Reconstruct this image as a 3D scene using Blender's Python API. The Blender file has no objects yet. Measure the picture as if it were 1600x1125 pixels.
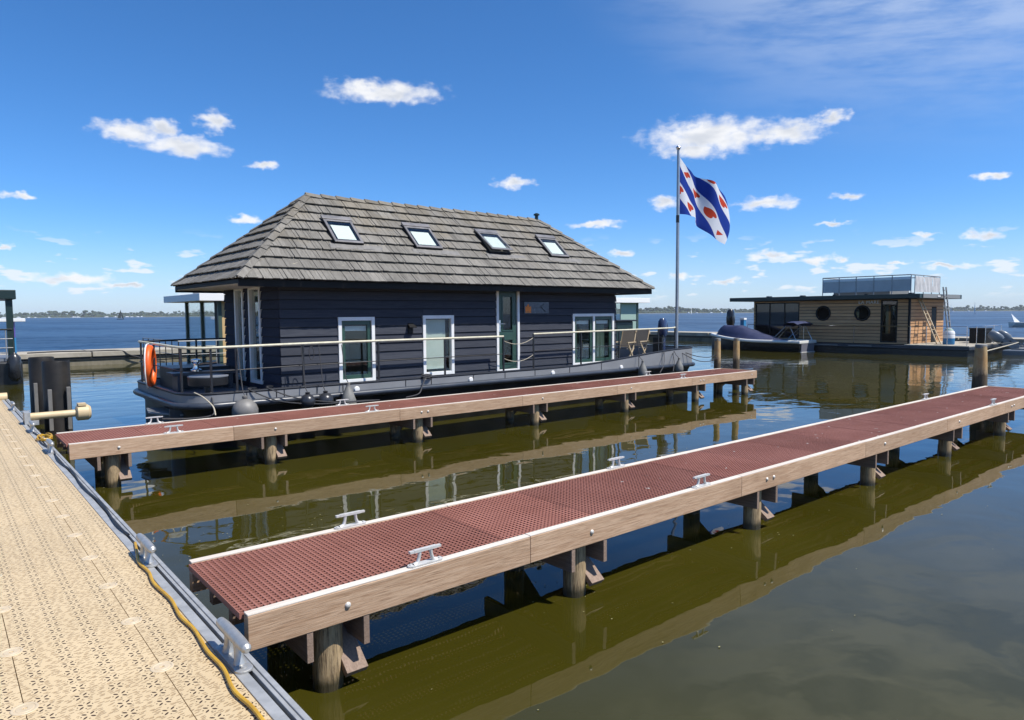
import bpy, math, random
from mathutils import Vector, Matrix
random.seed(7)
R = math.radians
SC = bpy.context.scene
COL = SC.collection

# ------------------------------------------------------------------ camera, sky, sun, exposure
YAW, PITCH, ROLL, FPX = R(50.1), math.atan(73/1083.0), R(0.4), 1083.0
fw = Vector((math.cos(YAW)*math.cos(PITCH), math.sin(YAW)*math.cos(PITCH), -math.sin(PITCH)))
r0 = Vector((math.sin(YAW), -math.cos(YAW), 0)); u0 = r0.cross(fw)
rt = r0*math.cos(ROLL) - u0*math.sin(ROLL); up = rt.cross(fw)
cam = bpy.data.cameras.new('camera'); camo = bpy.data.objects.new('camera', cam); COL.objects.link(camo)
cam.sensor_width = 36; cam.lens = FPX/1600*36; cam.clip_end = 20000; cam.clip_start = 0.05
camo.matrix_world = Matrix(((rt.x, up.x, -fw.x, 0), (rt.y, up.y, -fw.y, 0), (rt.z, up.z, -fw.z, 2.4), (0, 0, 0, 1)))
SC.camera = camo

SUN = Vector((0.32, -0.55, 1.0)).normalized()
SUN_EL = math.asin(SUN.z); SUN_ROT = math.atan2(SUN.x, SUN.y)
sun = bpy.data.lights.new('sun', 'SUN'); sun.energy = 5.0; sun.angle = R(0.53); sun.color = (1.0, 0.955, 0.88)
suno = bpy.data.objects.new('sun', sun); COL.objects.link(suno); suno.location = (0, 0, 60)
suno.rotation_euler = SUN.to_track_quat('Z', 'Y').to_euler()

SC.view_settings.view_transform = 'Standard'; SC.view_settings.look = 'None'
SC.view_settings.exposure = 0.3; SC.view_settings.gamma = 1.0; SC.view_settings.use_curve_mapping = False
SC.render.engine = 'CYCLES'; SC.cycles.use_denoising = True
SC.cycles.max_bounces = 8; SC.cycles.transparent_max_bounces = 12; SC.cycles.sample_clamp_indirect = 6
SC.cycles.caustics_reflective = False; SC.cycles.caustics_refractive = False

# ---- node expression helper
class X:
    def __init__(s, nt, o): s.nt, s.o = nt, o
    def _m(s, op, *a, clamp=False):
        n = s.nt.nodes.new('ShaderNodeMath'); n.operation = op; n.use_clamp = clamp
        for i, v in enumerate((s,)+a):
            if isinstance(v, X): s.nt.links.new(v.o, n.inputs[i])
            else: n.inputs[i].default_value = v
        return X(s.nt, n.outputs[0])
    def __add__(s, b): return s._m('ADD', b)
    __radd__ = __add__
    def __sub__(s, b): return s._m('SUBTRACT', b)
    def __rsub__(s, b): return s._m('MULTIPLY', -1.0)._m('ADD', b)
    def __mul__(s, b): return s._m('MULTIPLY', b)
    __rmul__ = __mul__
    def __truediv__(s, b): return s._m('DIVIDE', b)
    def abs(s): return s._m('ABSOLUTE')
    def lt(s, b): return s._m('LESS_THAN', b)
    def gt(s, b): return s._m('GREATER_THAN', b)
    def min(s, b): return s._m('MINIMUM', b)
    def max(s, b): return s._m('MAXIMUM', b)
    def pow(s, b): return s._m('POWER', b)
    def floor(s): return s._m('FLOOR')
    def frac(s): return s._m('FRACT')
    def mod(s, b): return s._m('FLOORED_MODULO', b)
    def clamp(s): return s._m('ADD', 0.0, clamp=True)
    def ss(s, a, b):
        n = s.nt.nodes.new('ShaderNodeMapRange'); n.interpolation_type = 'SMOOTHSTEP'
        s.nt.links.new(s.o, n.inputs[0]); n.inputs[1].default_value = a; n.inputs[2].default_value = b
        return X(s.nt, n.outputs[0])
def sepxyz(nt, sock):
    n = nt.nodes.new('ShaderNodeSeparateXYZ'); nt.links.new(sock, n.inputs[0]); return [X(nt, o) for o in n.outputs]
def comb(nt, x, y, z):
    n = nt.nodes.new('ShaderNodeCombineXYZ')
    for i, v in enumerate((x, y, z)):
        if isinstance(v, X): nt.links.new(v.o, n.inputs[i])
        else: n.inputs[i].default_value = v
    return n.outputs[0]
def noise(nt, vec, scale, detail=3, rough=0.55, dist=0.0, out=0):
    n = nt.nodes.new('ShaderNodeTexNoise'); n.inputs['Scale'].default_value = scale; n.inputs['Detail'].default_value = detail
    n.inputs['Roughness'].default_value = rough; n.inputs['Distortion'].default_value = dist
    nt.links.new(vec, n.inputs['Vector']); return X(nt, n.outputs[out])
def mapv(nt, sock, scale=(1, 1, 1), loc=(0, 0, 0)):
    n = nt.nodes.new('ShaderNodeMapping'); n.inputs['Scale'].default_value = scale; n.inputs['Location'].default_value = loc
    nt.links.new(sock, n.inputs[0]); return n.outputs[0]
def mixc(nt, f, a, b):
    n = nt.nodes.new('ShaderNodeMix'); n.data_type = 'RGBA'
    if isinstance(f, X): nt.links.new(f.o, n.inputs[0])
    else: n.inputs[0].default_value = f
    for i, v in ((6, a), (7, b)):
        if isinstance(v, (tuple, list)): n.inputs[i].default_value = (*v[:3], 1)
        else: nt.links.new(v, n.inputs[i])
    return n.outputs[2]

# ---- sky: Nishita with fair-weather cumulus and a veil of cirrus
W = bpy.data.worlds.new('World'); SC.world = W; W.use_nodes = True; W.cycles.sampling_method = 'NONE'
nt = W.node_tree; nt.nodes.clear()
out = nt.nodes.new('ShaderNodeOutputWorld'); bg = nt.nodes.new('ShaderNodeBackground'); nt.links.new(bg.outputs[0], out.inputs[0])
sky = nt.nodes.new('ShaderNodeTexSky'); sky.sky_type = 'NISHITA'; sky.sun_disc = False
sky.sun_elevation = SUN_EL; sky.sun_rotation = SUN_ROT; sky.air_density = 0.7; sky.dust_density = 0.5; sky.ozone_density = 10.0; sky.altitude = 0
tc = nt.nodes.new('ShaderNodeTexCoord'); DIR = tc.outputs['Generated']
dx, dy, dz = sepxyz(nt, DIR)
az = dy._m('ARCTAN2', dx); el = dz._m('ARCSINE')
CLOUDS = [(0.5986, 0.235, 0.0937, 0.0267), (0.5051, 0.2313, 0.0551, 0.0165), (0.45, 0.2434, 0.0195, 0.0107), (0.6237, 0.2171, 0.0442, 0.0115), (1.0503, 0.2982, 0.0837, 0.0159), (1.0849, 0.3012, 0.0345, 0.0126), (1.3667, 0.225, 0.0436, 0.0134), (1.3094, 0.2141, 0.0566, 0.0139), (1.3343, 0.233, 0.0218, 0.0121), (1.2728, 0.2467, 0.0207, 0.0154), (1.2114, 0.1976, 0.0186, 0.0073), (1.4878, 0.1401, 0.017, 0.0051), (0.8681, 0.1835, 0.0255, 0.0095), (0.6532, 0.1513, 0.0226, 0.0103), (0.5234, 0.1439, 0.0434, 0.0099), (0.4269, 0.1463, 0.0207, 0.0064), (0.2715, 0.1558, 0.0173, 0.0058), (0.7549, 0.1239, 0.0378, 0.0053), (0.2817, 0.0879, 0.0227, 0.0075), (0.5182, 0.0758, 0.0274, 0.0068), (0.4706, 0.0674, 0.0248, 0.0058), (0.4325, 0.0668, 0.015, 0.0057), (1.2353, 0.1258, 0.0208, 0.0067), (1.4384, 0.0451, 0.0511, 0.0069), (0.7144, 0.0822, 0.0214, 0.0062), (0.4448, 0.113, 0.0211, 0.0032), (0.3372, 0.093, 0.0135, 0.0039), (0.316, 0.0525, 0.033, 0.0039), (0.3707, 0.0595, 0.0155, 0.0032), (0.5794, 0.0431, 0.021, 0.0044), (0.6393, 0.0513, 0.0191, 0.0053), (1.3776, 0.0375, 0.0211, 0.0048), (1.4995, 0.0835, 0.0072, 0.0044),
          # the same kind of cloud all round, beyond the picture
          (2.1, 0.25, 0.09, 0.025), (2.6, 0.16, 0.06, 0.015), (3.0, 0.3, 0.1, 0.03), (-0.4, 0.22, 0.09, 0.025), (-0.9, 0.28, 0.08, 0.022), (-1.5, 0.2, 0.1, 0.02), (-2.1, 0.3, 0.08, 0.02), (-2.7, 0.18, 0.09, 0.02), (0.1, 0.17, 0.05, 0.014), (1.8, 0.14, 0.05, 0.012), (0.9, 0.62, 0.1, 0.04), (2.0, 0.7, 0.14, 0.05), (-0.6, 0.66, 0.14, 0.04), (-2.4, 0.6, 0.12, 0.04)]
ae = comb(nt, az, el, 0.0)
def noise2(vec, scale, detail, rough=0.6, dist=0.0, out=0):
    r_ = noise(nt, vec, scale, detail, rough, dist, out); r_.o.node.noise_dimensions = '2D'; return r_
def madd(vec, mul, add):
    n = nt.nodes.new('ShaderNodeVectorMath'); n.operation = 'MULTIPLY_ADD'; nt.links.new(vec, n.inputs[0])
    n.inputs[1].default_value = mul; n.inputs[2].default_value = add; return n.outputs[0]
def vlen(vec):
    n = nt.nodes.new('ShaderNodeVectorMath'); n.operation = 'LENGTH'; nt.links.new(vec, n.inputs[0]); return X(nt, n.outputs['Value'])
wn = noise2(madd(ae, (1, 1.6, 1), (0, 0, 0)), 34, 3, 0.6, 0.0, 1)          # colour output: two offsets at once
wv = nt.nodes.new('ShaderNodeVectorMath'); wv.operation = 'MULTIPLY_ADD'
nt.links.new(wn.o, wv.inputs[0]); wv.inputs[1].default_value = (0.040, 0.019, 0); nt.links.new(madd(ae, (1, 1, 1), (-0.020, -0.0095, 0)), wv.inputs[2])
aew = wv.outputs[0]
fld = None
for a, e, sa, se in CLOUDS:
    l = vlen(madd(aew, (1/sa, 1/se, 0), (-a/sa, -e/se, 0)))
    fld = l if fld is None else fld.min(l)
edge = noise2(madd(ae, (1, 1.7, 1), (0, 0, 0)), 58, 4, 0.5)
below = noise2(madd(ae, (1, 2.6, 1), (0.4, 0.1, 0)), 20, 2, 0.5)
dens = (fld + (edge-0.5)*0.8).ss(1.16, 0.24)
# small far cumulus in bands near the horizon, all round
far = noise2(madd(ae, (1, 3.4, 1), (0.37, 0.2, 0)), 17, 3, 0.55)
farm = (far).ss(0.58, 0.68) * el.ss(0.012, 0.03) * el.ss(0.115, 0.06) * 0.8
# cirrus
ci = noise2(madd(comb(nt, az + el*1.2, el - az*0.12, 0.0), (1.6, 9, 1), (0, 0, 0)), 3.2, 5, 0.62, 0.12)
cirr = vlen(madd(ae, (1/0.55, 1/0.36, 0), (-0.25/0.55, -0.56/0.36, 0))).ss(1.12, 0.35) * (ci.ss(0.24, 0.70)*0.85+0.15) * 0.66
core = fld.ss(0.95, 0.1) * (below.ss(0.3, 0.65)*0.75 + 0.25)
ccol = mixc(nt, core*0.9, (6.5, 6.5, 6.55), (4.0, 4.25, 4.7))
hs = nt.nodes.new('ShaderNodeHueSaturation'); hs.inputs['Hue'].default_value = 0.498; hs.inputs['Saturation'].default_value = 1.12; hs.inputs['Value'].default_value = 1.15
nt.links.new(sky.outputs[0], hs.inputs['Color'])
hz = el.ss(0.16, 0.0); hz = hz*hz*0.5
c = mixc(nt, hz, hs.outputs[0], (4.3, 4.9, 5.5))
c = mixc(nt, cirr, c, (4.6, 5.2, 6.2))
c = mixc(nt, farm, c, (5.6, 5.9, 6.3))
c = mixc(nt, dens*0.96, c, ccol)
nt.links.new(c, bg.inputs[0]); bg.inputs[1].default_value = 0.132

# ------------------------------------------------------------------ materials
def mat(name, col, rough=0.6, metal=0.0, col2=None, nscale=3.0, stretch=(1, 1, 1), bump=0.0, bscale=None, spec=0.5, rnd=0.0, detail=4, contrast=(0.3, 0.7), emit=None):
    m = bpy.data.materials.new(name); m.use_nodes = True; nt = m.node_tree; b = nt.nodes['Principled BSDF']
    b.inputs['Roughness'].default_value = rough; b.inputs['Metallic'].default_value = metal; b.inputs['Specular IOR Level'].default_value = spec
    b.inputs['Base Color'].default_value = (*col, 1)
    if col2 or bump or rnd:
        tc = nt.nodes.new('ShaderNodeTexCoord'); co = tc.outputs['Object']
        oi = nt.nodes.new('ShaderNodeObjectInfo'); rv = X(nt, oi.outputs['Random'])
        va = nt.nodes.new('ShaderNodeVectorMath'); va.operation = 'ADD'
        nt.links.new(co, va.inputs[0]); nt.links.new(comb(nt, rv*37.0, rv*19.0, rv*11.0), va.inputs[1])
        st = mapv(nt, va.outputs[0], stretch)
        n1 = noise(nt, st, nscale, detail, 0.6, 0.3)
        cc = mixc(nt, n1.ss(*contrast), col, col2 or col)
        if rnd:
            h = nt.nodes.new('ShaderNodeHueSaturation'); nt.links.new(cc, h.inputs['Color'])
            nt.links.new((rv*rnd*2 + (1-rnd)).o, h.inputs['Value']); cc = h.outputs[0]
        nt.links.new(cc, b.inputs['Base Color'])
        nt.links.new(((n1-0.5)*0.25 + rough).clamp().o, b.inputs['Roughness'])
        if bump:
            bn = nt.nodes.new('ShaderNodeBump'); bn.inputs['Strength'].default_value = 1.0; bn.inputs['Distance'].default_value = bump
            hh = noise(nt, st, bscale or nscale*2.5, 5, 0.65); nt.links.new(hh.o, bn.inputs['Height']); nt.links.new(bn.outputs[0], b.inputs['Normal'])
    return m

def mat_glass(name, tint=(0.92, 0.95, 0.93), refl=1.0):
    m = bpy.data.materials.new(name); m.use_nodes = True; nt = m.node_tree; nt.nodes.clear()
    o = nt.nodes.new('ShaderNodeOutputMaterial'); mx = nt.nodes.new('ShaderNodeMixShader')
    t = nt.nodes.new('ShaderNodeBsdfTransparent'); t.inputs[0].default_value = (*tint, 1)
    g = nt.nodes.new('ShaderNodeBsdfGlossy'); g.inputs['Roughness'].default_value = 0.01
    f = nt.nodes.new('ShaderNodeLayerWeight'); f.inputs[0].default_value = 0.5
    nt.links.new(((X(nt, f.outputs['Facing']).pow(4.5)*0.92 + 0.055)*refl).clamp().o, mx.inputs[0]); nt.links.new(t.outputs[0], mx.inputs[1]); nt.links.new(g.outputs[0], mx.inputs[2])
    nt.links.new(mx.outputs[0], o.inputs[0]); return m

def mat_wood(name, a, b, c, axis=0, rough=0.7, scale=1.0, rnd=0.12, spec=0.3, grain=0.65):
    """long-grained weathered timber, grain along the given axis"""
    m = bpy.data.materials.new(name); m.use_nodes = True; nt = m.node_tree; p = nt.nodes['Principled BSDF']
    tc = nt.nodes.new('ShaderNodeTexCoord'); oi = nt.nodes.new('ShaderNodeObjectInfo'); rv = X(nt, oi.outputs['Random'])
    va = nt.nodes.new('ShaderNodeVectorMath'); va.operation = 'ADD'; nt.links.new(tc.outputs['Object'], va.inputs[0])
    nt.links.new(comb(nt, rv*31.0, rv*17.0, rv*7.0), va.inputs[1])
    s = [14.0*scale]*3; s[axis] = 0.7*scale
    st = mapv(nt, va.outputs[0], s)
    g = noise(nt, st, 1.6, 5, 0.6, 2.6); fine = noise(nt, st, 9.0, 4, 0.7)
    big = noise(nt, va.outputs[0], 1.3*scale, 3, 0.5)
    col = mixc(nt, g.ss(0.38, 0.62), a, b); col = mixc(nt, fine.ss(0.48, 0.72)*grain, col, c); col = mixc(nt, big.ss(0.45, 0.8)*0.4, col, c)
    h = nt.nodes.new('ShaderNodeHueSaturation'); nt.links.new(col, h.inputs['Color']); nt.links.new((rv*rnd*2+(1-rnd)).o, h.inputs['Value'])
    nt.links.new(h.outputs[0], p.inputs['Base Color']); p.inputs['Roughness'].default_value = rough; p.inputs['Specular IOR Level'].default_value = spec
    bn = nt.nodes.new('ShaderNodeBump'); bn.inputs['Distance'].default_value = 0.004; nt.links.new((g*0.6+fine*0.5).o, bn.inputs['Height']); nt.links.new(bn.outputs[0], p.inputs['Normal'])
    return m
M = {}
M['beam'] = mat_wood('beam_timber', (0.43, 0.275, 0.17), (0.53, 0.365, 0.24), (0.26, 0.155, 0.09), 0, grain=0.85)
M['strip'] = mat_wood('pale_timber', (0.60, 0.53, 0.45), (0.68, 0.62, 0.54), (0.48, 0.41, 0.34), 0, rnd=0.04)  # paler timber for the strips on top of the edge beams
M['bearer'] = mat_wood('bearer_timber', (0.22, 0.155, 0.115), (0.28, 0.20, 0.15), (0.14, 0.095, 0.07), 1)
M['boltcap'] = mat('bolt_head', (0.62, 0.58, 0.52), 0.45, 0.3)
def mat_grating():
    """red-brown plastic grating: faded and dirty in patches, a few bird droppings, by place on the pier"""
    m = bpy.data.materials.new('red_grating'); m.use_nodes = True; nt = m.node_tree; p = nt.nodes['Principled BSDF']
    ge = nt.nodes.new('ShaderNodeNewGeometry'); oi = nt.nodes.new('ShaderNodeObjectInfo'); rv = X(nt, oi.outputs['Random']); pos = ge.outputs['Position']
    big = noise(nt, pos, 0.8, 4, 0.6); mid = noise(nt, pos, 3.5, 4, 0.65); sp = noise(nt, pos, 9.0, 2, 0.5); px, py, pz = sepxyz(nt, pos)
    col = mixc(nt, big.ss(0.3, 0.7), (0.245, 0.094, 0.066), (0.325, 0.138, 0.102)); col = mixc(nt, mid.ss(0.55, 0.8)*0.5, col, (0.125, 0.055, 0.038)); col = mixc(nt, mid.ss(0.42, 0.25)*0.4, col, (0.33, 0.15, 0.115))
    drop = (sp + (px.ss(5.0, 12.0))*0.03).ss(0.745, 0.765)
    col = mixc(nt, drop*0.85, col, (0.66, 0.62, 0.55))
    h = nt.nodes.new('ShaderNodeHueSaturation'); nt.links.new(col, h.inputs['Color']); nt.links.new((rv*0.22+0.89).o, h.inputs['Value'])
    nt.links.new(h.outputs[0], p.inputs['Base Color']); p.inputs['Roughness'].default_value = 0.65; p.inputs['Specular IOR Level'].default_value = 0.3
    return m
M['grating'] = mat_grating()
M['alu'] = mat('cast_aluminium', (0.50, 0.495, 0.47), 0.42, 0.6, (0.40, 0.395, 0.375), 25, bump=0.0006, bscale=160)
M['whitemetal'] = mat('white_cleat_paint', (0.64, 0.63, 0.60), 0.45, 0.2, (0.52, 0.51, 0.48), 30)
M['galv'] = mat('galvanised_steel', (0.30, 0.305, 0.30), 0.5, 0.25, (0.40, 0.405, 0.40), 9, rnd=0.05)
M['rubber'] = mat('black_rubber', (0.012, 0.012, 0.013), 0.6)
M['cable_y'] = mat('yellow_cable', (0.58, 0.34, 0.03), 0.45, 0, (0.42, 0.23, 0.02), 6)
M['cable_b'] = mat('black_cable', (0.015, 0.015, 0.016), 0.5)
M['rope_d'] = mat('dark_rope', (0.03, 0.03, 0.033), 0.8, 0, (0.05, 0.05, 0.052), 60, bump=0.003, bscale=90)
M['rope_l'] = mat('pale_rope', (0.52, 0.47, 0.36), 0.85, 0, (0.38, 0.33, 0.24), 60, bump=0.003, bscale=90)
M['beige'] = mat('beige_plastic', (0.60, 0.46, 0.27), 0.5, 0, (0.54, 0.41, 0.23), 4)
M['disc'] = mat('connector_plastic', (0.57, 0.46, 0.31), 0.5, 0, (0.50, 0.40, 0.26), 12)
M['floatblk'] = mat('dock_float', (0.05, 0.048, 0.042), 0.6, 0, (0.09, 0.085, 0.07), 3)
M['steelblk'] = mat('black_steel', (0.011, 0.011, 0.011), 0.5, 0.0, (0.03, 0.026, 0.022), 2.2, bump=0.004, bscale=6, spec=0.25)
M['hullgrey'] = mat('hull_grey_paint', (0.20, 0.205, 0.21), 0.4, 0, (0.235, 0.24, 0.245), 1.4, bump=0.002, bscale=3)
M['hullnavy'] = mat('hull_dark_paint', (0.028, 0.036, 0.05), 0.35, 0, (0.045, 0.052, 0.066), 1.8, bump=0.002, bscale=4)
M['hullblk'] = mat('hull_black', (0.008, 0.009, 0.011), 0.32, 0, (0.02, 0.021, 0.022), 2.5)
M['deck'] = mat('deck_paint', (0.13, 0.145, 0.17), 0.5, 0, (0.17, 0.185, 0.21), 3)
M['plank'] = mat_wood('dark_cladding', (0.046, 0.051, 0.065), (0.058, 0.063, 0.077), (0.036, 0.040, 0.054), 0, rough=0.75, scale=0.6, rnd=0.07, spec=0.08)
M['plankY'] = mat_wood('dark_cladding_side_shade', (0.026, 0.030, 0.048), (0.033, 0.037, 0.056), (0.020, 0.024, 0.040), 1, rough=0.75, scale=0.6, rnd=0.07, spec=0.08)  # side boards darker and bluer than the front: shade put into the colour
M['core'] = mat('wall_core', (0.012, 0.012, 0.014), 0.8)
M['interior'] = mat('interior', (0.10, 0.085, 0.07), 0.8)
M['white'] = mat('white_paint', (0.80, 0.80, 0.78), 0.4, 0, (0.74, 0.74, 0.71), 5)
M['green'] = mat('green_sash_paint', (0.022, 0.06, 0.045), 0.35, 0, (0.03, 0.072, 0.055), 5)
M['glass'] = mat_glass('window_glass')
M['glassdk'] = mat_glass('dark_glass', (0.22, 0.25, 0.26), 1.3)
M['blind'] = mat('roller_blind', (0.62, 0.66, 0.62), 0.8, 0, (0.55, 0.6, 0.56), 3)
M['curtain'] = mat('curtain', (0.36, 0.42, 0.34), 0.85)
M['blindw'] = mat('white_blind', (0.85, 0.85, 0.82), 0.7)
M['cream'] = mat('cream_rail', (0.66, 0.62, 0.47), 0.6, 0, (0.52, 0.49, 0.36), 7)
M['railblk'] = mat('rail_black', (0.018, 0.019, 0.022), 0.4, 0.1)
M['orange'] = mat('orange_ring', (0.78, 0.12, 0.015), 0.45, 0, (0.70, 0.10, 0.012), 4)
M['fendgrey'] = mat('grey_fender', (0.15, 0.145, 0.135), 0.5, 0, (0.20, 0.19, 0.175), 5)
M['fenddk'] = mat('dark_fender', (0.018, 0.020, 0.025), 0.3, 0, (0.03, 0.032, 0.036), 7)
M['fendlt'] = mat('pale_fender', (0.22, 0.215, 0.19), 0.45, 0, (0.16, 0.155, 0.14), 8)
M['fendblue'] = mat('blue_fender', (0.03, 0.10, 0.25), 0.4)
M['chrome'] = mat('chrome', (0.75, 0.75, 0.76), 0.15, 1.0)
M['lead'] = mat('lead_flashing', (0.13, 0.125, 0.12), 0.6, 0.1, (0.19, 0.18, 0.165), 9, bump=0.004, bscale=14)
M['skyframe'] = mat('skylight_frame', (0.16, 0.155, 0.155), 0.4, 0.4, (0.22, 0.21, 0.21), 4)
M['fascia'] = mat('fascia_black', (0.012, 0.012, 0.012), 0.6, spec=0.2)
M['soffit'] = mat('soffit_white', (0.72, 0.70, 0.66), 0.6)
M['sign'] = mat('sign_plate', (0.05, 0.06, 0.085), 0.25, 0.2, (0.085, 0.095, 0.12), 8)
M['signor'] = mat('sign_orange', (0.75, 0.2, 0.01), 0.5)
M['signdk'] = mat('sign_dark', (0.012, 0.015, 0.025), 0.5)
M['teak'] = mat('teak', (0.42, 0.30, 0.17), 0.6, 0, (0.55, 0.45, 0.30), 6)
M['mesh_fab'] = mat('taupe_fabric', (0.16, 0.14, 0.115), 0.85, 0, (0.20, 0.175, 0.145), 50)
M['polesteel'] = mat('flagpole_metal', (0.30, 0.32, 0.34), 0.35, 0.5, (0.38, 0.40, 0.42), 4)
M['concrete'] = mat('concrete', (0.42, 0.38, 0.31), 0.85, 0, (0.30, 0.27, 0.21), 1.3, bump=0.01, bscale=6)
M['concdk'] = mat('dark_concrete', (0.12, 0.11, 0.07), 0.8, 0, (0.24, 0.21, 0.15), 2.2, (1, 1, 0.4), bump=0.01, bscale=8)  # darker concrete for the jetty walls below the slabs
M['gapshade'] = mat('gap_shade_black', (0.02, 0.021, 0.022), 0.6)  # black standing in for the shade in the gap under the jetty rim
M['cedar'] = mat_wood('cedar_x', (0.50, 0.275, 0.13), (0.60, 0.35, 0.175), (0.37, 0.195, 0.09), 0, rnd=0.14, scale=0.5)
M['cedarY'] = mat_wood('cedar_y', (0.54, 0.295, 0.14), (0.64, 0.37, 0.185), (0.40, 0.21, 0.095), 1, rnd=0.14, scale=0.5)
M['roofdk'] = mat('green_black_fascia', (0.012, 0.028, 0.026), 0.4)
M['roofgr'] = mat('grey_roof_edge', (0.22, 0.22, 0.21), 0.5)
M['screen'] = mat('grey_screen', (0.46, 0.45, 0.44), 0.6, 0, (0.54, 0.53, 0.52), 1.2)
M['tarp'] = mat('pale_tarp', (0.62, 0.60, 0.58), 0.7, 0, (0.46, 0.45, 0.44), 3.0, (1, 1, 0.5))
M['cover'] = mat('blue_boat_cover', (0.012, 0.019, 0.062), 0.65, 0, (0.02, 0.029, 0.085), 3, bump=0.01, bscale=5)
M['gel'] = mat('white_gelcoat', (0.72, 0.71, 0.66), 0.3)
M['clearpl'] = mat('smoky_plastic', (0.16, 0.16, 0.19), 0.2)
M['obgrey'] = mat('outboard_grey', (0.16, 0.18, 0.20), 0.3)
M['obblk'] = mat('outboard_black', (0.012, 0.013, 0.016), 0.25)
M['obnavy'] = mat('outboard_navy', (0.03, 0.045, 0.10), 0.2)
M['bluepl'] = mat('blue_plastic', (0.02, 0.17, 0.36), 0.4)
M['sail'] = mat('white_sail', (0.85, 0.85, 0.83), 0.7)
M['darksail'] = mat('dark_sail', (0.02, 0.03, 0.028), 0.8)
M['leafy'] = mat('far_foliage', (0.024, 0.040, 0.020), 0.9, 0, (0.05, 0.074, 0.036), 0.12, rnd=0)
M['land'] = mat('far_land', (0.07, 0.09, 0.035), 0.9, 0, (0.16, 0.15, 0.08), 0.05)
M['greenwall'] = mat('sea_green_wall', (0.30, 0.42, 0.36), 0.6)
M['tan'] = mat('tan_wall', (0.55, 0.38, 0.18), 0.6)
M['darkgreen'] = mat('dark_green_frame', (0.05, 0.085, 0.07), 0.5)
M['pvcw'] = mat('white_roof_edge', (0.82, 0.82, 0.80), 0.5)
M['greytarp'] = mat('grey_tarpaulin', (0.10, 0.10, 0.095), 0.8, 0, (0.15, 0.145, 0.135), 5)
M['skin'] = mat('skin', (0.5, 0.3, 0.2), 0.6)
M['purple'] = mat('purple_plastic', (0.10, 0.06, 0.30), 0.4)

def mat_pile(post=False):
    m = bpy.data.materials.new('mooring_post_timber' if post else 'pile_timber'); m.use_nodes = True; nt = m.node_tree; p = nt.nodes['Principled BSDF']
    tc = nt.nodes.new('ShaderNodeTexCoord'); x, y, z = sepxyz(nt, tc.outputs['Object'])
    oi = nt.nodes.new('ShaderNodeObjectInfo'); rv = X(nt, oi.outputs['Random'])
    va = nt.nodes.new('ShaderNodeVectorMath'); va.operation = 'ADD'; nt.links.new(tc.outputs['Object'], va.inputs[0]); nt.links.new(comb(nt, rv*9.0, rv*13.0, rv*5.0), va.inputs[1])
    st = mapv(nt, va.outputs[0], (11, 11, 0.8))
    g = noise(nt, st, 2.0, 5, 0.65, 0.8); f = noise(nt, st, 8.0, 4, 0.7); b = noise(nt, va.outputs[0], 5.0, 4, 0.6)
    col = mixc(nt, g.ss(0.3, 0.7), (0.33, 0.235, 0.125), (0.47, 0.345, 0.195)); col = mixc(nt, f.ss(0.45, 0.66)*0.85, col, (0.085, 0.055, 0.03))
    rust = mixc(nt, b.ss(0.35, 0.7), (0.42, 0.24, 0.085), (0.50, 0.36, 0.17)); hi = (z + (b-0.5)*0.3).ss(0.95, 1.15)
    col = mixc(nt, hi*0.75, col, rust)
    if post: col = mixc(nt, (z + (b-0.5)*0.5 + (g-0.5)*0.2).ss(1.02, 0.84)*0.85, col, (0.045, 0.032, 0.02))
    wet = (z + (b-0.5)*0.13).ss(0.13, 0.03)
    col = mixc(nt, wet*0.9, col, (0.022, 0.022, 0.012))
    nt.links.new(col, p.inputs['Base Color']); nt.links.new((0.8 - wet*0.45).o, p.inputs['Roughness'])
    bn = nt.nodes.new('ShaderNodeBump'); bn.inputs['Distance'].default_value = 0.012; nt.links.new((g*0.6+f*0.6).o, bn.inputs['Height']); nt.links.new(bn.outputs[0], p.inputs['Normal'])
    return m
M['pile'] = mat_pile(); M['post'] = mat_pile(True)

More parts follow.
